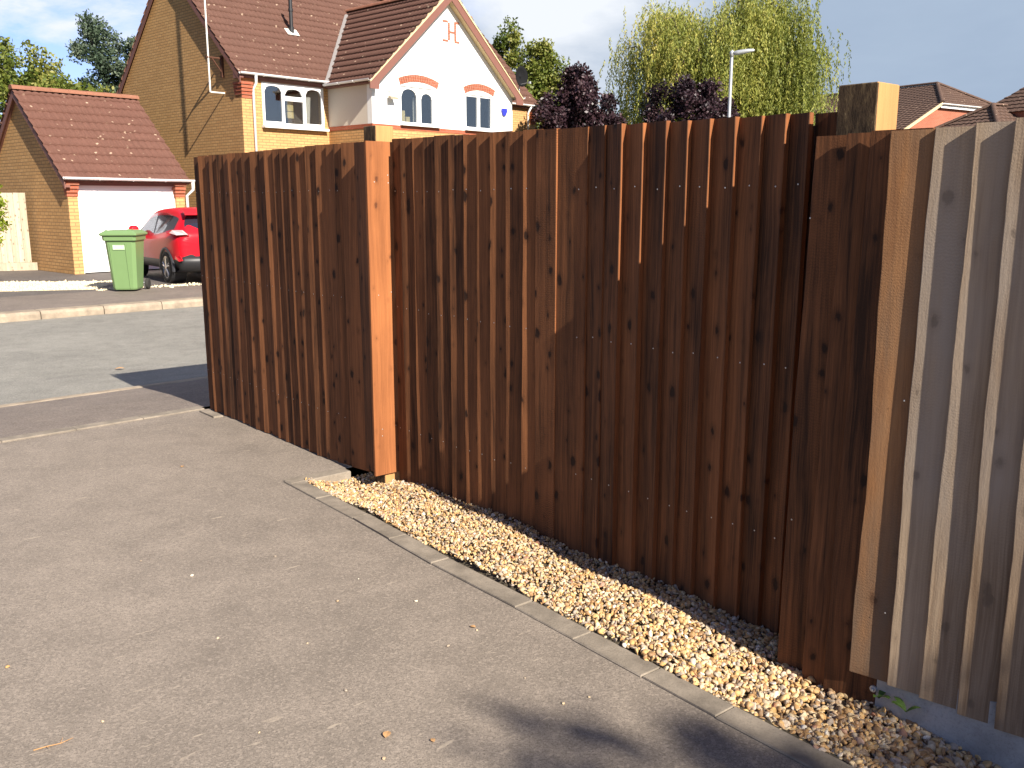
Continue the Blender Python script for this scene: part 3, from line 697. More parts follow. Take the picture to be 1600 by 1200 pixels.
# bay: brick below, rendered above
BX0,BX1,BY=2.773,8.40,-1.955; XM=(BX0+BX1)/2
BE=4.80-HB; BS=.90
b=MB(); b.plate(rect(BX0,BX1,0,3.47-HB),[],BY,BY+.24); b.box(BX0,BX0+.24,BY+.24,0,0,3.47-HB); b.box(BX1-.24,BX1,BY+.24,0,0,3.47-HB); b.build('bay_brick_wall',BRICK,hs)
b=MB(); b.box(BX0-.012,BX1+.012,BY-.012,BY+.2,3.475-HB,3.585-HB); b.box(BX0-.012,BX0+.2,BY+.2,-.02,3.475-HB,3.585-HB); b.build('red_brick_band',REDB,hs)
w1=(BX0+1.03,BX0+2.40,3.66-HB,4.66-HB); w2=(BX0+3.56,BX0+4.74,3.66-HB,4.64-HB)
zr=3.59-HB
b=MB(); b.plate([(BX0,zr),(BX1,zr),(BX1,BE),(XM,BE+(BX1-XM)*BS),(BX0,BE)],[rect(*w1),rect(*w2)],BY-.004,BY+.2)
b.build('rendered_gable',RENDERW,hs)
b=MB(); b.box(BX0+.002,BX0+.2,BY+.2,-.002,zr,BE); b.build('rendered_side',RENDERC,hs)
b=MB(); b.box(BX1-.2,BX1-.002,BY+.2,-.002,zr,BE); b.build('rendered_side',RENDERC,hs)
# brick segmental heads
for (x0,x1,z0,z1) in (w1,w2):
    b=MB(); n=17; cxm=(x0+x1)/2; hw=(x1-x0)/2+.02; rise=.13; rad=(hw*hw+rise*rise)/(2*rise); zc=z1+.02+rise-rad; a0=math.asin(hw/rad)
    for i in range(n):
        a=-a0+2*a0*(i+.08)/n; a2=-a0+2*a0*(i+.92)/n; vs=[]
        for an,rr in ((a,rad),(a2,rad),(a2,rad+.19),(a,rad+.19)): vs.append((cxm+math.sin(an)*rr,BY-.02,zc+math.cos(an)*rr))
        b.prism(vs,(0,.05,0))
    b.build('brick_arch',REDB2,hs)
# brick H motif
b=MB(); hx=BX0+2.70; hz=6.06-HB
def bar(x0,x1,z0,z1): b.box(hx+x0,hx+x1,BY-.022,BY+.01,hz+z0*.8,hz+z1*.8)
for s_ in (0,1):
    x=.17+s_*.25
    for k in range(3): bar(x,x+.07,.04+k*.2,.04+k*.2+.185)
bar(.245,.415,.28,.345); bar(-.04,.165,-.03,.035); bar(-.04,.165,.63,.695); bar(.425,.62,-.03,.035); bar(.425,.62,.63,.695)
b.build('brick_motif',REDB2,hs)
# windows
def window(x0,x1,z0,z1,yf,kind,sill=True):
    f=MB(); 
    if kind=='three':
        w=(x1-x0)/3; fr=.075; holes=[arch_pts(x0+fr,x0+w-.05,z0+fr+.04,z1-fr,.16,8,'p'),
            arch_pts(x0+w+.05,x0+2*w-.05,z1-fr-.24,z1-fr-.04,.16,8,'p'), rect(x0+w+.03,x0+2*w-.03,z0+fr+.01,z1-fr-.36),
            arch_pts(x0+2*w+.06,x1-fr,z0+fr+.04,z1-fr,.16,8,'p')]
        f.plate(rect(x0,x1,z0,z1),holes,yf,yf+.06); f.box(x0+w-.008,x0+w+.008,yf-.006,yf,z0+.02,z1); f.box(x0+2*w-.008,x0+2*w+.008,yf-.006,yf,z0+.02,z1)
        f.box(x0+w+.01,x0+2*w-.01,yf-.012,yf,z1-fr-.34,z1-fr-.30)
    elif kind=='arched':
        m=(x0+x1)/2; holes=[arch_pts(x0+.045,m-.06,z0+.04,z1-.06,.22,10),arch_pts(m+.10,x1-.16,z0+.04,z1-.14,.17,10)]
        f.plate(rect(x0,x1,z0,z1),holes,yf,yf+.06); f.box(m-.006,m+.006,yf-.006,yf,z0,z1)
    else:
        m=(x0+x1)/2; holes=[rect(x0+.06,m-.06,z0+.05,z1-.05),rect(m+.06,x1-.05,z0+.05,z1-.05)]
        f.plate(rect(x0,x1,z0,z1),holes,yf,yf+.06)
    fo=f.build('window',UPVC,hs)
    p=MB(); p.box(x0+.02,x1-.02,yf+.025,yf+.031,z0+.02,z1-.02); p.build('pane',GLASS,fo)
    if sill:
        p=MB(); p.cham(x0-.05,x1+.05,yf-.16,yf,z0-.07,z0-.003,.006); p.build('sill',UPVC,fo)
    # dim room behind, curtain
    r=MB(); y0=yf+.24; y1=yf+1.2
    r.add([(x0-.1,y1,z0-.3),(x1+.1,y1,z0-.3),(x1+.1,y1,z1+.2),(x0-.1,y1,z1+.2),(x0-.1,y0,z0-.3),(x1+.1,y0,z0-.3),(x1+.1,y0,z1+.2),(x0-.1,y0,z1+.2)],[(0,1,2,3),(4,0,3,7),(1,5,6,2),(0,4,5,1),(3,2,6,7)])
    r.build('room_lining',ROOM,fo)
    return fo
def curtain(parent,x0,x1,y,z0,z1,taper=0):
    b=MB(); n=28; vs=[]
    for i in range(n+1):
        t=i/n; yy=y+.025*math.sin(t*n*1.1)
        vs+=[(x0+(x1-x0)*t*(1-taper),yy,z0),(x0+(x1-x0)*t,yy,z1)]
    b.add(vs,[(2*i,2*i+2,2*i+3,2*i+1) for i in range(n)]); b.build('curtain',CURT,parent,smooth=True,fixn=False)
f=window(.62,2.62,3.60,4.72,-.005,'three'); curtain(f,1.97,2.25,.12,3.66,4.45,.2)
f=window(*w1,BY+.03,'arched'); curtain(f,w1[0]+.62,w1[0]+.90,BY+.2,w1[2],w1[3]-.25,.1)
f=window(*w2,BY+.03,'plain'); curtain(f,w2[0]+.66,w2[0]+.86,BY+.2,w2[2]+.12,w2[3]-.02,.75)
# main roof
cm=math.cos(math.atan(SL)); smn=math.sin(math.atan(SL)); ov=.16; Ls=(D/2+ov)/cm
zr0=EAV-ov*SL+.06
rf=tile_slope('tiled_roof',(-.13,-ov,zr0),(1,0,0),(0,cm,smn),WH+.26,Ls,TILE,hs)
tile_slope('tiled_roof',(-.13,D+ov,zr0),(1,0,0),(0,-cm,smn),WH+.26,Ls,TILE,hs,cols=3)
ridge('ridge_tiles',(-.14,D/2,zr0+Ls*smn+.04),(WH+.14,D/2,zr0+Ls*smn+.04),RIDGE,rf)
for xx in (-.12,WH+.10):
    for s_ in (1,-1):
        y0=-ov if s_>0 else D+ov
        b=MB(); p0=Vector((xx,y0,zr0-.03)); p1=Vector((xx,D/2,zr0+Ls*smn-.03))
        b.prism([p0+Vector((0,0,-.17)),p0,p1,p1+Vector((0,0,-.19))],(.022,0,0)); b.build('bargeboard',FASC,hs)
b=MB(); b.box(-.115,-.0,-.155,.17,EAV-.17,EAV-.02); b.build('eaves_box',FASC,hs)
b=MB(); b.box(-.09,BX0-.06,-.12,-.10,EAV-.15,EAV-.02); b.box(-.09,BX0-.06,-.10,-.002,EAV-.155,EAV-.14); b.build('fascia',FASC,hs)
b=MB(); b.box(BX1+.1,WH+.1,-.12,-.10,EAV-.15,EAV-.02); b.box(BX1+.1,WH+.1,-.10,-.002,EAV-.155,EAV-.14)
b.build('fascia',FASC,hs)
b=MB(); b.box(.55,2.70,-.075,-.004,EAV-.185,EAV-.156); b.build('window_head_board',FASC,hs)
gutter('gutter',(-.14,-.215,EAV-.03),(BX0-.06,-.215,EAV-.03),hs)
gutter('gutter',(BX1+.14,-.215,EAV-.03),(WH+.25,-.215,EAV-.03),hs)
# bay roof
cb_=math.cos(math.atan(BS)); sb=math.sin(math.atan(BS)); ob=.24; hwid=(BX1-BX0)/2; Lb=(hwid+ob)/cb_; zb0=BE-ob*BS+.07; yF=BY-.27; yB=2.7
r1=tile_slope('bay_roof',(BX0-ob,yB,zb0),(0,-1,0),(cb_,0,sb),yB-yF,Lb,TILE,hs)
tile_slope('bay_roof',(BX1+ob,yF,zb0),(0,1,0),(-cb_,0,sb),yB-yF,Lb,TILE,hs,cols=4)
ridge('ridge_tiles',(XM,yF,zb0+Lb*sb+.04),(XM,yB-.1,zb0+Lb*sb+.04),RIDGE,r1)
for s_ in (1,-1):
    xe=XM-s_*(hwid+ob); p0=Vector((xe,yF+.02,zb0-.02)); p1=Vector((XM,yF+.02,zb0+Lb*sb-.02)); kick=Vector((s_*.33,0,.33*BS))
    b=MB(); b.prism([p0+Vector((0,0,-.05)),p0,p1,p1+Vector((0,0,-.27)),p0+kick+Vector((0,0,-.27)),p0+Vector((s_*.30,0,-.17)),p0+Vector((0,0,-.17))],(0,.03,0)); b.build('bargeboard',FASC,hs)
    b=MB(); b.prism([p0+Vector((0,-.02,-.005)),p0+Vector((0,-.02,.035)),p1+Vector((0,-.02,.06)),p1+Vector((0,-.02,-.01))],(0,.10,0)); b.build('verge_mortar',MORT,hs)
    b=MB(); q0=p0+Vector((s_*.30,.03,-.19+.3*BS-.0)); q1=p1+Vector((0,.03,-.20))
    b.prism([q0+Vector((0,0,-.02)),q0,q1,q1+Vector((0,0,-.03))],(0,.24,0)); b.build('soffit',MORT,hs)
b=MB(); b.box(BX0-.19,BX0-.002,yF+.06,-.14,BE-.18,BE-.16); b.box(BX0-.195,BX0-.175,yF+.06,-.14,BE-.16,BE-.03); b.build('fascia',FASC,hs)
gutter('gutter',(BX0-.265,yF,BE-.08),(BX0-.265,-.2,BE-.08),hs); gutter('gutter',(BX1+.265,-.2,BE-.08),(BX1+.265,yF,BE-.08),hs)
# valley flashing
def mroof(y): return zr0+(y+ov)*SL+.05
b=MB(); vs=[]
for t in np.linspace(0,1,12):
    x=BX0-ob+t*hwid*1.02; zz=zb0+(x-(BX0-ob))*BS+.045; y=(zz-zr0-.05)/SL-ov
    vs+=[(x-.06,y+.01,zz+.02),(x+.03,y-.05,zz+.022)]
b.add(vs,[(2*i,2*i+1,2*i+3,2*i+2) for i in range(11)]); b.build('valley',LEAD,hs,fixn=False)
# corbels, downpipes, flue
for xx,dx in ((0,1),(WH-.3,-1)):
    b=MB()
    for i in range(5): b.box(xx-(.015*i if dx>0 else 0),xx+.30+(.015*i if dx<0 else 0),-.02-.026*i,.3,EAV-.66+i*.085,EAV-.66+i*.085+.07)
    b.build('brick_corbel',REDB,hs)
b=MB(); b.tube([(.33,-.215,EAV-.08),(.33,-.21,EAV-.27),(.33,-.05,EAV-.42),(.33,-.05,0.05)],.034,10); b.build('downpipe',UPVC,hs,smooth=True)
b=MB(); b.tube([(WH-.45,-.215,EAV-.08),(WH-.45,-.05,EAV-.3),(WH-.45,-.05,.05)],.034,10); b.build('downpipe',UPVC,hs,smooth=True)
fy=1.42; fz=mroof(fy)
b=MB(); b.tube([(2.63,fy,fz-.2),(2.63,fy,fz+.12),(2.63,fy,fz+.121),(2.63,fy,fz+.55),(2.63,fy,fz+.551),(2.63,fy,fz+.62),(2.63,fy,fz+.621),(2.63,fy,fz+.95)],[.075,.075,.055,.055,.07,.07,.055,.055],14); b.build('flue_pipe',BLKP,hs)
b=MB(); b.cham(2.43,2.83,fy-.16,fy+.1,-.012,.012,.004,xf=Matrix.Translation((0,0,fz))@Matrix.Translation((0,fy,0))@Matrix.Rotation(math.atan(SL),4,'X')@Matrix.Translation((0,-fy,0))); b.build('flue_flashing',POLEW,hs)

HX=Vector((math.cos(R(GR)),math.sin(R(GR)),0)); HY=Vector((-HX.y,HX.x,0)); H0=Vector((-7.109,25.097,HB))
def hp(x,y,z): return H0+HX*x+HY*y+Vector((0,0,z))
# aerial mast on the side wall
am=empty('aerial_mast',hp(-.42,.82,4.38),GR,'thin white pole on a rusty bracket fixed to the brick gable wall','mast')
b=MB(); b.tube([(0,0,.05),(0,0,1.2),(0,0,4.2)],.022,8); b.tube([(0,0,.05),(.42,0,.05)],.022,8)
for z in (.3,.75,1.5,2.1): b.tube([(0,0,z),(0,0,z+.03)],.027,8)
b.build('pole',POLEW,am)
b=MB(); b.box(.35,.415,-.045,.045,.45,1.0); b.tube([(-.06,0,.93),(.38,0,.93)],.028,6); b.tube([(.1,0,.92),(.37,0,.58)],.022,6); b.build('wall_bracket',RUST,am)
b=MB(); b.tube([(.49,0.0,.06),(.485,.02,-.3),(.485,-.01,-1.2),(.485,0,-3.6)],.007,5); b.build('cable',BLKP,am)
# satellite dish on the far verge
sd=empty('satellite_dish',hp(9.65,-1.2,5.15),GR,'dark round satellite dish beside the right eaves of the white gable','satellite dish')
b=MB(); vs=[];n=20
for r_,dy in ((0,0.06),(.12,.05),(.22,.02),(.30,-.03)):
    for k in range(n): vs.append((r_*math.cos(2*math.pi*k/n),dy,.45+r_*1.1*math.sin(2*math.pi*k/n)))
b.add(vs,[(i*n+k,i*n+(k+1)%n,(i+1)*n+(k+1)%n,(i+1)*n+k) for i in range(3) for k in range(n)]); o=b.build('dish',flat('black_mesh',(.012,.012,.013),.95,.1),sd,smooth=True,fixn=False); sm=o.modifiers.new('t','SOLIDIFY'); sm.thickness=.012
b=MB(); b.tube([(0,.08,-.3),(0,.08,.75)],.02,8); b.build('bracket',STEEL,sd)
b=MB(); b.tube([(0,0,.2),(.05,-.3,.24)],.012,6); b.box(.02,.09,-.36,-.28,.2,.27); b.build('feed_arm',STEEL,sd)
# floodlight and alarm box on the render
fl=empty('floodlight',hp(BX0+.62,BY-.02,4.32-HB),GR,'small security floodlight on the white render left of the arched window','floodlight')
b=MB(); b.tube([(0,0,.20),(0,-.03,.2),(0,-.04,.02)],.012,6); b.box(-.05,.05,-.02,.012,.15,.26); b.build('bracket',UPVC,fl)
b=MB(); b.prism([(-.1,-.05,-.02),(.1,-.05,-.02),(.13,-.2,-.07),(-.13,-.2,-.07)],(0,0,.05)); b.build('lamp_head',flat('beige_metal',(.35,.28,.2),.5,.4),fl)
al=MB(); al.prism([(-.1,0,.12),(.1,0,.12),(.12,0,.04),(.05,0,-.1),(-.06,0,-.1),(-.12,0,.04)],(0,-.06,0)); o=al.build('alarm_box',BLUE,None,bevel=.008)
o.location=hp(BX0+5.22,BY-.006,4.22-HB); o.rotation_euler=(0,0,R(GR)); tag(o,'small blue alarm box on the white render right of the plain window','alarm box')
for i,(dx,dz,w_,h_) in enumerate(((.14,0,.26,.34),(.38,0,.14,.18))):
    b=MB(); b.cham(-w_/2,w_/2,-.06,.06,0,h_,.008); o=b.build('cardboard_box',BOXY); o.location=hp(w1[0]+dx+.02,BY+.22,w1[2]+.02); o.rotation_euler=(0,0,R(GR)); tag(o,['tall cream box stack showing inside the arched window pane','short cream box beside the taller one inside the arched window'][i],'box')
for i in range(3):
    b=MB(); b.cham(-.1,.1,-.03,.03,0,.17,.006); o=b.build('paper_panel',BOXY); o.location=hp(1.56,.12,3.84+i*.19); o.rotation_euler=(0,0,R(GR)); tag(o,['lowest','middle','topmost'][i]+' of three cream squares hung in the middle pane of the brick wall window','hanging')

# houses on the right, beyond the fence --------------------------------
A2=-56
def gpt(px,Dd): 
    a=math.atan2(px-800,1432*math.cos(R(11.256))+0); return Vector((math.sin(a)*Dd,math.cos(a)*Dd,0))
k1=Vector((25.35,56.58,0))
h1=empty('detached_house',(k1.x,k1.y,-.3),90+A2,'distant orange-red brick house with grey-brown half-hipped roof seen past the tall post','house')
GZ=7.15+.3; pit=math.tan(R(25)); gw=6.6; eo=5.0; b=MB()
b.prism([(-eo,0,0),(gw+eo,0,0),(gw+eo,0,GZ-eo*pit),(gw,0,GZ),(0,0,GZ),(-eo,0,GZ-eo*pit)],(0,12,0)); b.build('brick_wall',REDB2,h1)
cp,sp_=math.cos(R(25)),math.sin(R(25)); AZ=GZ+(gw/2)*pit
def clip_slope(name,poly,mat,parent,gauge=.33):
    """tiled slope cut to a planar polygon: stepped courses"""
    P=[Vector(p) for p in poly]; nrm=(P[1]-P[0]).cross(P[2]-P[0]).normalized()
    if nrm.z<0: nrm=-nrm
    ux=Vector((0,0,1)).cross(nrm).normalized(); sl=nrm.cross(ux).normalized()
    if sl.z<0: sl=-sl; ux=-ux
    o=P[0]; Q=[((p-o).dot(ux),(p-o).dot(sl)) for p in P]; lo=min(q[1] for q in Q); hi=max(q[1] for q in Q)
    b=MB(); n=int((hi-lo)/gauge)+1
    def span(s):
        xs=[]
        for (a,b_) in zip(Q,Q[1:]+Q[:1]):
            if (a[1]-s)*(b_[1]-s)<=0 and abs(a[1]-b_[1])>1e-6: t=(s-a[1])/(b_[1]-a[1]); xs.append(a[0]+(b_[0]-a[0])*t)
        return (min(xs),max(xs)) if len(xs)>1 else None
    for i in range(n):
        s0=lo+i*gauge; s1=min(hi,s0+gauge); a=span(s0+1e-4); c=span(s1-1e-4)
        if not a or not c: continue
        m=max(2,int((a[1]-a[0])/.08)); vs=[]
        for row,(sp0,sv,h) in enumerate(((a,s0,-.01),(a,s0,.035),(c,s1,.0))):
            for k in range(m+1):
                x=sp0[0]+(sp0[1]-sp0[0])*k/m; w_=.014*math.sin(x/.3*2*math.pi)
                vs.append(o+ux*x+sl*sv+nrm*(h+w_))
        b.add(vs,[(r_*(m+1)+k,r_*(m+1)+k+1,(r_+1)*(m+1)+k+1,(r_+1)*(m+1)+k) for r_ in range(2) for k in range(m)])
    return b.build(name,mat,parent,fixn=False)
yh=2.3
r=clip_slope('tiled_roof',[(-eo-.3,-.2,GZ-(eo+.3)*pit+.08),(0,-.2,GZ+.08),(gw/2,yh,AZ+.08),(gw/2,12,AZ+.08),(-eo-.3,12,GZ-(eo+.3)*pit+.08)],TILE2,h1)
clip_slope('tiled_roof',[(gw+eo+.3,-.2,GZ-(eo+.3)*pit+.08),(gw,-.2,GZ+.08),(gw/2,yh,AZ+.08),(gw/2,12,AZ+.08),(gw+eo+.3,12,GZ-(eo+.3)*pit+.08)],TILE2,h1)
clip_slope('half_hip',[(-.1,-.22,GZ+.08),(gw+.1,-.22,GZ+.08),(gw/2,yh,AZ+.1)],TILE2,h1)
ridge('ridge_tiles',(gw/2,yh,AZ+.14),(gw/2,12,AZ+.14),TILE2,h1,.13); ridge('hip_tiles',(0,-.2,GZ+.14),(gw/2,yh,AZ+.14),TILE2,h1,.13); ridge('hip_tiles',(gw,-.2,GZ+.14),(gw/2,yh,AZ+.14),TILE2,h1,.13)
gutter('gutter',(-.15,-.3,GZ+.05),(gw+.15,-.3,GZ+.05),h1,.08); b=MB(); b.box(-.1,gw+.1,-.2,-.17,GZ-.2,GZ-.04); b.build('fascia',UPVC,h1)
for s_ in (0,1):
    x0=0 if s_==0 else gw; x1=-eo-.3 if s_==0 else gw+eo+.3
    b=MB(); b.prism([(x0,-.24,GZ-.06),(x0,-.24,GZ+.12),(x1,-.24,GZ-(eo+.3)*pit+.12),(x1,-.24,GZ-(eo+.3)*pit-.06)],(0,.06,0)); b.build('verge',MORT,h1)
k2=Vector((21.85,42.7,0)); h2=empty('detached_house',(k2.x,k2.y,-.3),90-65,'distant house corner with low hipped brown roof at the right edge','house')
def A3(): pass
b=MB(); b.box(.2,9,.2,3.2,0,5.1); b.box(2.2,9,-4,2.8,0,6.0); b.build('brick_wall',REDB2,h2)
z0=5.2; w_=3.4; hh=1.05
clip_slope('hipped_roof',[(0,0,z0),(0,w_,z0),(w_/2,w_/2,z0+hh)],TILE2,h2)
clip_slope('hipped_roof',[(0,0,z0),(w_/2,w_/2,z0+hh),(6,w_/2,z0+hh),(6,0,z0)],TILE2,h2)
clip_slope('hipped_roof',[(0,w_,z0),(w_/2,w_/2,z0+hh),(6,w_/2,z0+hh),(6,w_,z0)],TILE2,h2)
ridge('hip_tiles',(0,0,z0+.05),(w_/2,w_/2,z0+hh+.05),TILE2,h2,.12); ridge('hip_tiles',(0,w_,z0+.05),(w_/2,w_/2,z0+hh+.05),TILE2,h2,.12); ridge('ridge_tiles',(w_/2,w_/2,z0+hh+.05),(4,w_/2,z0+hh+.05),TILE2,h2,.12)
gutter('gutter',(-.1,w_+.1,z0-.02),(-.1,-.1,z0-.02),h2,.06); b=MB(); b.box(.12,.2,.1,3.3,4.9,5.16); b.build('fascia',FASC,h2)
clip_slope('main_roof',[(2.1,-4,5.9),(2.1,3.0,5.9),(5.0,1.0,8.0),(5.0,-4,8.0)],TILE2,h2)
clip_slope('main_roof',[(2.1,3.0,5.9),(9,3.0,5.9),(9,1.0,8.0),(5.0,1.0,8.0)],TILE2,h2)

# neighbouring pale fence at the far left --------------------------------
nf=empty('closeboard_fence',(-9.05,18.55,-.08),0,'pale old fence panel on the far left, joined to the garage side','fence')
p0=Vector((-9.65,20.32,-.08))+Vector((-.737,.676,0))*1.95+Vector((-.03,-.03,0)); dirn=Vector((-.93,-.36,0)).normalized()
nf.location=p0; nf.rotation_euler=(0,0,math.atan2(-dirn.y,-dirn.x))
b=MB(); 
xsn=[-3.2+i*.118 for i in range(27)]
run_left(b,xsn,0,.19,1.78); b.build('boards',[WOODP,NAIL],nf)
b=MB(); b.col=(.5,.3,.4); b.cham(-3.3,0.0,-.03,.02,.0,.185,.004); b.build('gravel_board',WOODP,nf)

# ---------------------------------------------------------------- lamp post
lp=empty('street_lamp',(7.6,33.3,-.1),0,'slim grey street lamp in front of the willow','street lamp')
b=MB(); b.tube([(0,0,0),(0,0,1.2),(0,0,1.21),(0,0,6.55)],[.09,.09,.062,.055],14); b.build('pole',STEEL,lp,smooth=False)
b=MB(); hd=Vector((.93,-.25,0)).normalized()
b.tube([Vector((0,0,6.5)),Vector((0,0,6.68)),hd*.05+Vector((0,0,6.70))],[.07,.07,.05],12)
b.tube([Vector((0,0,6.62)),hd*.22+Vector((0,0,6.64)),hd*.5+Vector((0,0,6.68)),hd*.72+Vector((0,0,6.70)),hd*.76+Vector((0,0,6.70))],[.055,.085,.075,.05,.02],12); b.build('lamp_head',STEEL,lp,smooth=True)

# ---------------------------------------------------------------- wheelie bin
bn=empty('wheelie_bin',(-6.95,16.62,-.08),0,'green wheelie bin with a small pale label, standing on the far pavement','bin')
bn.rotation_euler=(0,0,R(5.5))
b=MB()
def ring(z,w,d,yo,c):
    x=w/2; y0=yo-d/2;y1=yo+d/2
    return [(-x+c,y0,z),(x-c,y0,z),(x,y0+c,z),(x,y1-c,z),(x-c,y1,z),(-x+c,y1,z),(-x,y1-c,z),(-x,y0+c,z)]
prof=[(.03,.40,.44,.02,.05),(.06,.42,.46,.02,.05),(.5,.475,.54,.015,.05),(.86,.52,.60,.01,.05),(.90,.525,.61,.01,.05),(.905,.57,.66,0,.04),(.985,.585,.68,0,.04)]
vs=[p for q in prof for p in ring(*q)]; n=8
fs=[tuple(range(7,-1,-1)),tuple(range(len(vs)-8,len(vs)))]+[(i*8+k,i*8+(k+1)%8,i*8+8+(k+1)%8,i*8+8+k) for i in range(len(prof)-1) for k in range(8)]
b.add(vs,fs); 
# recessed front panel rib lines
b.prism([(-.155,-.2,.07),(-.14,-.2,.07),(-.165,-.292,.86),(-.18,-.292,.86)],(0,-.012,0)); b.prism([(.10,-.205,.05),(.115,-.205,.05),(.105,-.292,.86),(.09,-.292,.86)],(0,-.014,0))
b.build('bin_body',GREENP,bn,bevel=.006)
b=MB(); lr=[(.985,.60,.70,-.005,.03),(1.0,.635,.735,-.01,.03),(1.03,.635,.735,-.01,.03),(1.075,.50,.60,.0,.04),(1.082,.46,.56,.0,.04)]
vs=[p for q in lr for p in ring(*q)]; b.add(vs,[tuple(range(7,-1,-1)),tuple(range(32,40))]+[(i*8+k,i*8+(k+1)%8,i*8+8+(k+1)%8,i*8+8+k) for i in range(4) for k in range(8)])
b.tube([(-.2,.38,1.0),(-.2,.44,.99),(.2,.44,.99),(.2,.38,1.0)],.014,8); b.box(.12,.2,-.22,-.12,1.08,1.10); b.box(-.26,-.23,-.2,-.16,1.04,1.09)
b.build('lid',GREENP,bn,bevel=.005)
b=MB(); b.tube([(-.26,.26,.12),(.26,.26,.12)],.012,8); b.build('axle',STEEL,bn)
for s_ in (-1,1):
    b=MB(); b.tube([(s_*.245,.26,.10),(s_*.255,.26,.10),(s_*.295,.26,.10),(s_*.305,.26,.10)],[.085,.10,.10,.085],20); b.build('wheel',RUBBER,bn)
b=MB(); 
def fy_(z): return -(.0+.27+ (z-.5)/.36*.03)-.0145+ .0
b.add([(-.12,-.2925,.745),(.085,-.2925,.745),(.085,-.302,.83),(-.12,-.302,.83)],[(0,1,2,3)],0)
for x0,x1,za,zb in ((-.112,-.072,.755,.822),(-.06,.03,.80,.815),(-.06,.075,.778,.790),(-.06,.06,.757,.767),(.045,.075,.80,.815)):
    ya=lambda z:-.2925-(z-.745)*.1118-.002
    b.add([(x0,ya(za),za),(x1,ya(za),za),(x1,ya(zb),zb),(x0,ya(zb),zb)],[(0,1,2,3)],1)
b.build('label',[LABELM,LABW],bn,fixn=False)

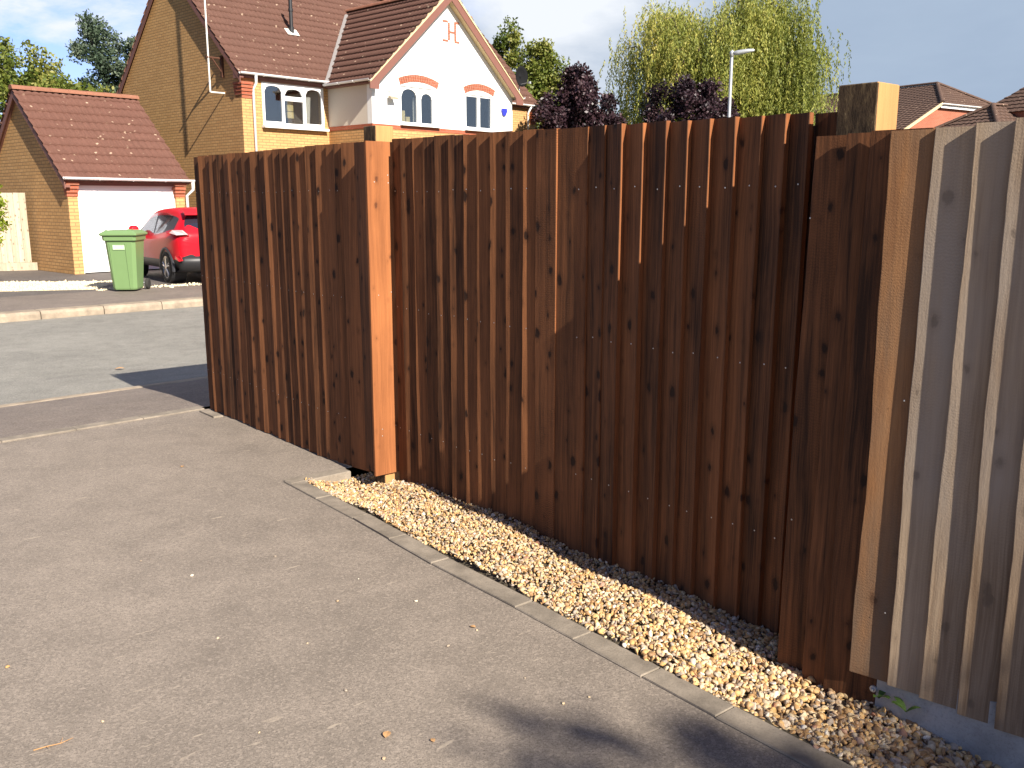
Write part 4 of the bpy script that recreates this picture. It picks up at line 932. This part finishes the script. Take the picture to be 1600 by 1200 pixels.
# ---------------------------------------------------------------- car
def build_car(loc,rz):
    """local: +x forward, +y left side, z up; origin on the ground below the rear axle"""
    car=empty('parked_car',loc,rz,'red compact crossover car parked nose-in before the white garage door','car')
    # stations: x, half width at sill, belt, roof edge half width, zsill, zbelt, zroof-edge, zroof-centre
    st_=[(-.74,.70,.74,.66,.42,.92,1.0,1.02),(-.68,.80,.82,.70,.34,.95,1.06,1.08),(-.52,.86,.875,.66,.30,.99,1.30,1.33),(-.30,.875,.895,.60,.28,1.00,1.47,1.50),
         (.05,.875,.90,.585,.27,.99,1.53,1.56),(.5,.86,.885,.59,.27,.95,1.55,1.585),(1.0,.85,.875,.60,.27,.92,1.545,1.58),(1.45,.85,.87,.60,.27,.91,1.50,1.54),
         (1.85,.855,.87,.60,.27,.92,1.38,1.42),(2.2,.86,.875,.64,.27,.94,1.16,1.20),(2.5,.87,.88,.68,.28,.95,1.02,1.06),(2.9,.86,.87,.62,.30,.86,.93,1.0),(3.2,.78,.80,.5,.36,.72,.80,.88),(3.36,.6,.62,.4,.42,.6,.66,.72)]
    b=MB(); secs=[]
    for (x,ws,wb,wr,zs,zb,ze,zc) in st_:
        half=[(0,zs-.02),(ws*.8,zs-.02),(ws,zs+.03),(ws+.02,zs+.22),((ws+wb)/2+.022,(zs+zb)/2+.03),(wb+.01,zb-.12),(wb,zb-.02),(wb-.03,zb+.0),(wr+.03+.0*(wb-wr),ze-.05),(wr-.02,ze),(wr*.6,ze+(zc-ze)*.75),(0,zc)]
        secs.append([(x,y,z) for y,z in half]+[(x,-y,z) for y,z in half[-2:0:-1]])
    n=len(secs[0]); vs=[p for s_ in secs for p in s_]; fs=[];mi=[]
    for i in range(len(secs)-1):
        for k in range(n):
            kk=k if k<11 else n-1-k
            m=0
            if kk==7 and 3<=i<=8: m=1
            if kk==0 or kk==1: m=2
            if kk in (2,) : m=2
            fs.append((i*n+k,i*n+(k+1)%n,(i+1)*n+(k+1)%n,(i+1)*n+k)); mi.append(m)
    fs.append(tuple(range(n))); mi.append(0); fs.append(tuple(range(len(vs)-1,len(vs)-n-1,-1))); mi.append(0)
    b.add(vs,fs); b.m=mi
    body=b.build('body',[REDP,DKGREY,BLKP],car,smooth=True)
    md=body.modifiers.new('sub','SUBSURF'); md.levels=1; md.render_levels=2
    cr=body.data.attributes.new('crease_edge','FLOAT','EDGE')
    for idx,e in enumerate(body.data.edges):
        pass
    for s_ in (1,-1):
        def sidepan(name,pts,mat,off=.012,parent=body):
            bb=MB(); bb.add(pts,[tuple(range(len(pts)))]); o=bb.build(name,mat,parent,fixn=False)
            so_=o.modifiers.new('s','SOLIDIFY'); so_.thickness=.008; return o
        # side glass: front door, rear door
        def sp(x,z):
            # y on the glasshouse side at height z
            i=max(j for j in range(len(st_)) if st_[j][0]<=x); a=st_[i]; c=st_[min(i+1,len(st_)-1)]; t=(x-a[0])/max(1e-6,(c[0]-a[0])); q=[a[j]+(c[j]-a[j])*t for j in range(8)]
            u_=(z-q[5])/(q[6]-.05-q[5]); return (x,s_*((q[2]-.03)+(q[3]+.03-(q[2]-.03))*u_+.006),z)
        sidepan('side_window',[sp(.98,.97),sp(1.98,1.0),sp(1.80,1.24),sp(1.52,1.41),sp(1.05,1.46)],CARG)
        sidepan('side_window',[sp(.30,1.05),sp(.88,.985),sp(.94,1.46),sp(.45,1.46),sp(.05,1.40)],CARG)
    # interior dark hint is the dark glasshouse behind the panes
    b=MB(); pts=[(-.665,.62,1.06),(-.665,-.62,1.06),(-.40,-.56,1.43),(-.40,.56,1.43)]
    b.add([(x-.03,y,z) for x,y,z in pts]+[(-.60,.69,1.13),(-.60,-.69,1.13),(-.45,.66,1.33),(-.45,-.66,1.33)],[(0,1,2,3)]); b=MB()
    for i in range(9):
        t=i/8; z=1.06+.36*t; x=-.70+.26*t-.02*math.sin(math.pi*t); hw=.66-.10*t+.05*math.sin(math.pi*t)
        for k in range(9):
            y=hw*(k/4-1); b.v.append(Vector((x+.05*(y/.7)**2,y,z))); b.c.append(b.col)
    for i in range(8):
        for k in range(8): b.f.append([i*9+k,i*9+k+1,(i+1)*9+k+1,(i+1)*9+k]); b.m.append(0)
    b.build('rear_window',DKGREY if False else flat('dark_rear_glass',(.02,.02,.03),.08,.6,coat=1),body,smooth=True,fixn=False)
    b=MB(); b.prism([(-.62,.66,1.42),(-.30,.60,1.52),(-.30,-.60,1.52),(-.62,-.66,1.42)],(0,0,.03)); b.build('roof_spoiler',REDP,body,bevel=.012)
    # lower cladding and bumper
    b=MB(); sec=[(-.78,.58),(-.80,.45),(-.74,.30),(-.5,.26)]
    for s_ in (1,): 
        vs=[]
        for y in (-.84,-.74,-.5,0,.5,.74,.84):
            dx=.16*(abs(y)/.84)**3
            for x,z in sec: vs.append((x+dx,y,z))
        b.add(vs,[(i*4+k,i*4+k+1,i*4+5+k,i*4+4+k) for i in range(6) for k in range(3)])
    o=b.build('rear_bumper',BLKP,body,smooth=True,fixn=False); sm=o.modifiers.new('s','SOLIDIFY'); sm.thickness=.03
    for s_ in (1,-1):
        b=MB(); b.prism([(-.76,s_*.80,.5),(-.70,s_*.86,.48),(-.58,s_*.905,.53),(-.62,s_*.905,.6),(-.74,s_*.84,.6)],(-.01,s_*.015,0)); b.build('fog_lamp',LAMPR,body,bevel=.006)
        b=MB(); b.prism([(-.74,s_*.62,1.0),(-.60,s_*.84,.99),(-.28,s_*.925,1.04),(-.20,s_*.93,1.09),(-.42,s_*.885,1.13),(-.66,s_*.72,1.13)],(-.02,s_*.03,0)); tl=b.build('tail_light',LAMPR,body,bevel=.012)
        b=MB(); b.prism([(-.76,s_*.66,1.03),(-.64,s_*.845,1.02),(-.42,s_*.92,1.06),(-.50,s_*.88,1.12),(-.68,s_*.74,1.12)],(-.022,s_*.035,0)); b.build('lamp_lens',LAMPC,tl,bevel=.008)
        for ax in (0,2.53):
            # arch cladding ring
            b=MB(); vs=[];m=16
            for k in range(m+1):
                an=math.pi*(-.06+1.12*k/m)
                for rr,yy in ((.355,.80),(.355,.915),(.415,.925),(.43,.87)): vs.append((ax+rr*math.cos(an),s_*yy,.335+rr*math.sin(an)))
            b.add(vs,[(i*4+k,i*4+k+1,i*4+5+k,i*4+4+k) for i in range(m) for k in range(3)]); o=b.build('arch_trim',DKGREY,body,smooth=True,fixn=False)
            b=MB(); b.tube([(ax,s_*.60,.345),(ax,s_*.905,.345)],.36,28); b.build('wheel_well',BLKP,body)
            b=MB(); 
            tp=[(.665,.30),(.68,.325),(.70,.335),(.86,.335),(.885,.325),(.90,.30),(.90,.235),(.885,.225)]
            vs=[];m=36
            for k in range(m):
                an=2*math.pi*k/m
                for yy,rr in tp: vs.append((ax+rr*math.cos(an),s_*(yy+.02),.335+rr*math.sin(an)))
            q=len(tp); b.add(vs,[(i*q+k,i*q+k+1,((i+1)%m)*q+k+1,((i+1)%m)*q+k) for i in range(m) for k in range(q-1)]); ty=b.build('wheel',RUBBER,car,smooth=True)
            b=MB(); b.tube([(ax,s_*.80,.335),(ax,s_*.87,.335)],.228,30); b.build('brake_disc',BLKP,ty)
            b=MB()
            for k in range(5):
                for dd in (-.14,.14):
                    an=2*math.pi*k/5+dd+.3; 
                    b.tube([(ax+.05*math.cos(an-dd*.6),s_*.915,.335+.05*math.sin(an-dd*.6)),(ax+.222*math.cos(an),s_*.905,.335+.222*math.sin(an))],[.020,.016],6)
            b.tube([(ax,s_*.88,.335),(ax,s_*.925,.335)],.055,14)
            pts=[(ax+.225*math.cos(2*math.pi*k/32),s_*.903,.335+.225*math.sin(2*math.pi*k/32)) for k in range(33)]
            b.tube(pts,.012,6,cap=False); b.build('rim',ALLOY,ty)
        b=MB(); b.cham(1.80,1.97,s_*.97-.11,s_*.97+.10,1.0,1.17,.045); b.box(1.84,1.90,s_*.88-.06,s_*.88+.06,.97,1.03); b.build('mirror',REDP,body,bevel=.02)
    return car
car=build_car((-6.16,18.72,-.08),90+38.5); car.scale=(.93,.93,.93)

# ---------------------------------------------------------------- trees
def leaves(centers,rad,per,size,mat,name,parent,seed,aspect=.6,droop=0,flat_=1.0,tone=(0,1),up=0.3):
    r=np.random.default_rng(seed); n=len(centers); N=n*per
    c=np.repeat(np.array(centers),per,axis=0); rr=np.repeat(np.array(rad),per)
    d=r.normal(size=(N,3)); d/=np.linalg.norm(d,axis=1)[:,None]; rad_=rr*r.random(N)**.45
    p=c+d*rad_[:,None]*np.array([1,1,flat_])
    a=r.normal(size=(N,3)); a[:,2]-=droop; a/=np.linalg.norm(a,axis=1)[:,None]
    nn=r.normal(size=(N,3))+d*.8+np.array([0,0,up]); b=np.cross(nn,a); b/=np.linalg.norm(b,axis=1)[:,None]
    s=size*r.uniform(.6,1.3,N); a*=s[:,None]; b*=(s*aspect)[:,None]*.5
    V=np.stack([p,p+a*.5+b,p+a,p+a*.5-b],1).reshape(-1,3)
    F=np.arange(N*4).reshape(-1,4)
    t=np.clip(np.repeat(r.random(n),per)*.55+r.random(N)*.45,0,1)*(tone[1]-tone[0])+tone[0]
    col=np.repeat(np.stack([t,r.random(N),r.random(N)],1),4,axis=0)
    return np_mesh(name,V,F,mat,col,parent)
def tree(name,loc,label,crown,mat,seed,ncl=70,per=110,size=.16,trunk_r=.16,clr=(.35,.75),cat='tree',lobes=None,aspect=.6,twigs=0):
    """crown=(rx,ry,z0,z1)"""
    r=random.Random(seed); root=empty(name,loc,0,label,cat); rx,ry,z0,z1=crown; zc=(z0+z1)/2; rz_=(z1-z0)/2
    cs=[];rd=[]
    L=lobes or [(0,0,zc,rx,ry,rz_)]
    for i in range(ncl):
        lx,ly,lz,ax,ay,az=r.choice(L)
        while True:
            v=Vector((r.uniform(-1,1),r.uniform(-1,1),r.uniform(-1,1)))
            if .3<v.length<1: break
        v=v.normalized()*(v.length**.5)*r.uniform(.8,1.02)
        c_=(lx+v.x*ax,ly+v.y*ay,lz+v.z*az); cs.append(c_); rd.append(r.uniform(*clr))
    b=MB(); b.col=(.5,r.random(),.3)
    b.tube([(0,0,-.2),(r.uniform(-.1,.1),0,z0*.6),(0,r.uniform(-.1,.1),zc),(0,0,z1-rz_*.4)],[trunk_r*1.2,trunk_r,trunk_r*.6,trunk_r*.2],9)
    for i in range(0,len(cs),2):
        c_=Vector(cs[i]); zz=min(max(c_.z-abs(c_.x)*.7-.5,z0*.5),z1-rz_*.5); s0=Vector((0,0,zz)); m=(s0+c_)/2+Vector((r.uniform(-.2,.2),r.uniform(-.2,.2),-.1))
        b.tube([s0,m,c_],[trunk_r*.28,trunk_r*.16,trunk_r*.05],5)
    b.build('trunk',BARK,root)
    if twigs:
        for i in range(twigs):
            x,y=r.uniform(-.45,.35)*rx,r.uniform(-.4,.4)*ry; h=r.uniform(.4,1.0); z=z1-1.2
            for k in range(5): cs.append((x+r.uniform(-.06,.06)*k,y,z+h*k/4)); rd.append(.10)
    leaves(cs,rd,per,size,mat,'crown',root,seed,aspect)
    return root
GL=leafm('green_leaves',[(.012,.028,.006),(.05,.09,.014),(.10,.15,.025),(.2,.26,.05)])
GY=leafm('yellow_green_leaves',[(.03,.05,.008),(.10,.14,.02),(.2,.22,.04),(.32,.3,.08)])
GB=leafm('blue_green_leaves',[(.02,.035,.02),(.05,.08,.045),(.11,.15,.09),(.2,.24,.16)])
PU=leafm('purple_leaves',[(.008,.004,.006),(.02,.010,.014),(.045,.022,.028),(.10,.055,.06)],.12,.42)
LI=leafm('lime_leaves',[(.12,.16,.01),(.25,.32,.02),(.4,.46,.04)])
WI=leafm('willow_leaves',[(.11,.14,.028),(.24,.27,.055),(.39,.385,.085),(.5,.42,.10)],.4)
tree('broadleaf_tree',(-13.2,26.6,-.3),'full green leafy tree rising behind the garage ridge',(3.3,3.0,.8,5.9),GY,21,150,230,.12,lobes=[(-.6,0,3.4,2.4,2.3,2.6),(1.2,.3,3.1,1.5,1.8,1.5),(.7,0,4.1,1.4,1.4,1.5),(.9,0,3.8,1.4,1.4,1.3),(-.7,0,4.8,1.1,1.1,1.5),(.3,-.5,3.6,1.6,1.6,1.6)],clr=(.25,.5),twigs=7)
tree('broadleaf_tree',(-14.9,35.0,-.3),'tall dull blue-green tree between the garage and the house gable',(1.7,1.7,1.5,8.2),GB,22,110,300,.12,lobes=[(-.2,0,6.4,1.0,1.2,1.9),(.5,0,4.3,1.3,1.2,1.9),(.7,0,6.6,.8,.8,1.2),(-.3,0,3,1.2,1.2,1.6)],clr=(.25,.5))
tree('broadleaf_bush',(-12.0,26.6,-.3),'small lime-yellow bush top showing above the garage ridge',(.8,.8,.5,5.3),LI,23,26,90,.13,.08,(.2,.4))
tree('broadleaf_tree',(.8,37,-.3),'green leafy tree behind the right end of the white gable',(1.9,1.8,1.0,7.1),GY,24,130,230,.13,lobes=[(.0,0,5.3,1.6,1.4,2.8),(-1.2,0,6.5,1.0,1.0,2.0),(.8,0,4.6,1.4,1.3,2.2),(.5,0,6.4,1.0,.8,1.1),(-.1,0,6.3,1.2,1,1.3)],clr=(.25,.5),twigs=6)
tree('plum_tree',(2.3,32.4,-.3),'dark purple-leaved tree against the sky between the gable and the willow',(1.8,1.6,1.0,6.7),PU,25,150,230,.13,lobes=[(-.1,0,4.0,1.5,1.4,1.9),(.6,0,3.5,1.2,1.3,1.4),(-.05,0,5.3,.55,.6,.9),(-.7,0,3.7,.9,1.0,1.3)],clr=(.22,.42))
tree('plum_tree',(7.15,39.3,-.3),'dark purple-leaved tree in front of the willow',(2.0,1.7,1.0,7.0),PU,26,150,230,.14,lobes=[(-.2,0,4.6,1.7,1.6,2.3),(.7,0,4.5,1.4,1.4,2.1)],clr=(.25,.5))
# evergreen shrub, far left
tree('conifer_shrub',(-10.05,17.5,-.1),'bright yellow-green conifer branch tips at the left edge, over the pale fence',(.5,.5,.5,2.1),LI,27,60,80,.07,.04,(.10,.2),'shrub')
# willow
wl=empty('willow_tree',(10.1,47.6,-.3),0,'big yellow-green weeping willow behind the fence','tree')
r=random.Random(5); b=MB(); b.tube([(0,0,-.3),(.1,0,3),(-.2,0,6)],[.45,.38,.25],10)
V=[];Cc=[]
tips=[]
for i in range(44):
    an=r.uniform(0,6.28); rr=r.uniform(.4,1)**.7; X=5.0*rr*math.cos(an); Y_=4.2*rr*math.sin(an); Z=12.6-(X/5.2)**2*3.6-(Y_/4.5)**2*3+r.uniform(-1.2,.6)
    tips.append((X,Y_,Z))
tips+= [(-4.6,0,6.6),(-4.0,-.5,7.1),(-5.0,.5,6.0),(4.9,0,9.8),(4.6,.5,9.2),(-3.2,-1,9.6),(3.4,-1.5,11.2),(-4.3,1,6.8)]
for (X,Y_,Z) in tips:
    b.tube([(0,0,4+r.uniform(0,2.5)),(X*.4,Y_*.4,Z*.72),(X*.8,Y_*.8,Z-.2),(X*.92,Y_*.92,Z-.3)],[.14,.09,.045,.02],6)
b.col=(.5,.2,.3); b.build('trunk',BARK,wl)
fill=[(X*q_+r.uniform(-.6,.6),Y_*q_+r.uniform(-.6,.6),Z-(1-q_)*1.5-dz_) for (X,Y_,Z) in tips[:44] for q_,dz_ in ((.95,.3),(.75,.6),(.85,1.8),(.6,2.6),(.8,3.6))]
rg=np.random.default_rng(9)
for (X,Y_,Z) in tips:
    ns=52
    tt=rg.uniform(.35,1.05,ns)
    for k in range(ns):
        t=tt[k]; bx_=X*t+rg.normal(0,.55); by=Y_*t+rg.normal(0,.55); bz=Z-(1-t)*1.0+rg.normal(0,.35)
        Ls=rg.uniform(1.3,4.2)*(1.25 if abs(X)>3 else 1); m=int(Ls/.06); q=np.linspace(0,1,m)
        ox=np.sign(X)*.35; px_=bx_+ox*np.sqrt(q)*.9+.22*np.sin(q*rg.uniform(2,5)+k); py=by+.1*np.cos(q*4+k); pz=bz+.25*np.sin(q*2.2)*(1-q)-Ls*q
        pz=np.maximum(pz,1.0)
        tone=rg.random()
        V.append(np.stack([px_+rg.normal(0,.035,m),py+rg.normal(0,.035,m),pz],1)); Cc.append(np.full(m,tone))
P=np.concatenate(V); tn=np.concatenate(Cc); n=len(P)
a=rg.normal(size=(n,3))*.42; a[:,2]-=1; a/=np.linalg.norm(a,axis=1)[:,None]; bb_=np.cross(a,rg.normal(size=(n,3))); bb_/=np.linalg.norm(bb_,axis=1)[:,None]
s=rg.uniform(.10,.2,n); a*=s[:,None]; bb_*=(s*.19)[:,None]
VV=np.stack([P,P+a*.4+bb_,P+a,P+a*.4-bb_],1).reshape(-1,3)
tone=np.clip(tn*.6+rg.random(n)*.4+.08*np.sin(P[:,0]*1.3)-.04*(P[:,0]),0,1)
fo_=leaves(fill,[r.uniform(.5,.85) for _ in fill],150,.2,WI,'inner_foliage',wl,77,.2,droop=1.2,flat_=1.25,tone=(0,.85))
np_mesh('crown',VV,np.arange(n*4).reshape(-1,4),WI,np.repeat(np.stack([tone]*3,1),4,axis=0),wl)
# garden tree behind the photographer's right shoulder; its branches shade the near end of the fence and drive
tree('garden_tree',(7.4,-6.68,-.1),'leafy garden tree behind the photographer, out of the photograph',(1.8,1.0,6.7,7.8),GL,31,64,46,.12,.10,(.15,.34),lobes=[(-.25,-.1,7.2,1.2,.55,.35),(.65,-.1,7.2,1.1,.75,.4)])

# ---------------------------------------------------------------- small things
SPR=leafm('weed_leaves',[(.05,.1,.02),(.12,.2,.04)])
def weed(x,y,nl,h,label):
    e=empty('weed',fp(x,y,.03),0,label,'plant'); b=MB(); r=random.Random(int(x*1000))
    for k in range(nl):
        an=r.uniform(0,6.28); d=Vector((math.cos(an),math.sin(an),0)); side=Vector((-d.y,d.x,0)); L=h*r.uniform(.7,1.1); w_=L*.18; vs=[]
        for i in range(6):
            t=i/5; p=d*L*t*.8+Vector((0,0,L*(t-.6*t*t))); ww=w_*math.sin(math.pi*min(1,t*.9+.08)); b.col=(r.random(),0,0); vs+=[p-side*ww,p+side*ww]
        b.add(vs,[(2*i,2*i+1,2*i+3,2*i+2) for i in range(5)])
    b.build('leaves',SPR,e,fixn=False)
weed(2.93,-.075,6,.055,'tiny green weed at the foot of the concrete board by the bolt'); weed(3.02,-.085,5,.06,'dark weed in the gravel just right of the first weed')
LEAF=flat('dry_leaf',(.42,.24,.11),.8,.2,var=.3,vs=60)
def leafobj(x,y,s,rz,label,name='fallen_leaf',cat='leaf',z=.003,group='dry leaves on the tarmac'):
    b=MB(); vs=[];
    for i in range(7):
        t=i/6; w_=.35*s*math.sin(math.pi*t)**.8; zz=.12*s*math.sin(t*3.1)
        vs+=[(t*s,-w_,zz+.04*s),(t*s,0,zz),(t*s,w_,zz+.05*s)]
    b.add(vs,[(3*i+k,3*i+k+1,3*i+k+4,3*i+k+3) for i in range(6) for k in range(2)])
    o=b.build(name,LEAF,None,fixn=False); o.location=(x,y,z); o.rotation_euler=(0,0,rz); tag(o,label,cat,group); return o
import itertools
def gp(px,py,z=0):
    th=R(11.256); d=Vector(((px-800)/1432,math.cos(th)-((py-600)/1432)*math.sin(th),-math.sin(th)-((py-600)/1432)*math.cos(th))); t=(z-1.5)/d.z; return (d.x*t,d.y*t)
for (q,s) in (((-.80,3.17),.03),((-.40,2.53),.028),((-.09,2.70),.018),((-1.2,2.6),.02)):
    pass
for i,(x,y,s) in enumerate([(-.36,2.36,.034),(-.22,2.34,.02),(-.13,3.05,.024),(.14,2.05,.022),(-1.9,5.1,.03)]):
    leafobj(x,y,s,random.uniform(0,6),'small tan dry leaf lying on the driveway')
leafobj(-4.05,9.2,.09,.4,'pale dry leaf on the road near the fence corner shadow',z=-.178,group=None)
# twigs
b=MB(); b.tube([(0,0,.004),(.03,.012,.008),(.06,.03,.006),(.085,.055,.008)],[.0018,.0016,.0013,.0007],5); b.tube([(.03,.012,.008),(.045,-.002,.012)],[.0012,.0006],4); b.tube([(.06,.03,.006),(.058,.05,.012)],[.0012,.0005],4)
o=b.build('twig',LEAF); o.location=(-1.33,2.30,0); tag(o,'small forked pale twig on the driveway at the left edge','twig')
# loose pebbles on the driveway
tv,tf=ico(2)
def pebble(x,y,s,seed):
    r=np.random.default_rng(seed); V=tv.copy()
    for k in range(4):
        n=r.normal(size=3); n/=np.linalg.norm(n); V-=np.outer(np.maximum(V@n-.6,0)*.9,n)
    V*=s*np.array([1.2,.9,.6]); o=np_mesh('pebble',V,tf,STONE,np.tile([[.55+.4*r.random(),.5,.5]],(len(V),1)))
    o.location=(x,y,s*.45); o.rotation_euler=(0,0,r.uniform(0,6)); tag(o,'loose pale pebble on the driveway','pebble','loose pebbles on the driveway')
for i,(px,py) in enumerate([(540,1080),(12,1043),(220,877),(480,1006),(985,1019),(340,998),(527,940),(405,1145),(160,1128),(600,1186),(880,1100),(650,940),(560,905),(745,985),(700,1010),(430,870),(300,900),(820,1060),(920,1090),(1035,1070)]):
    x,y=gp(px,py); pebble(x,y,[.008,.009,.005,.006,.008][i%5]*.8,i+5)
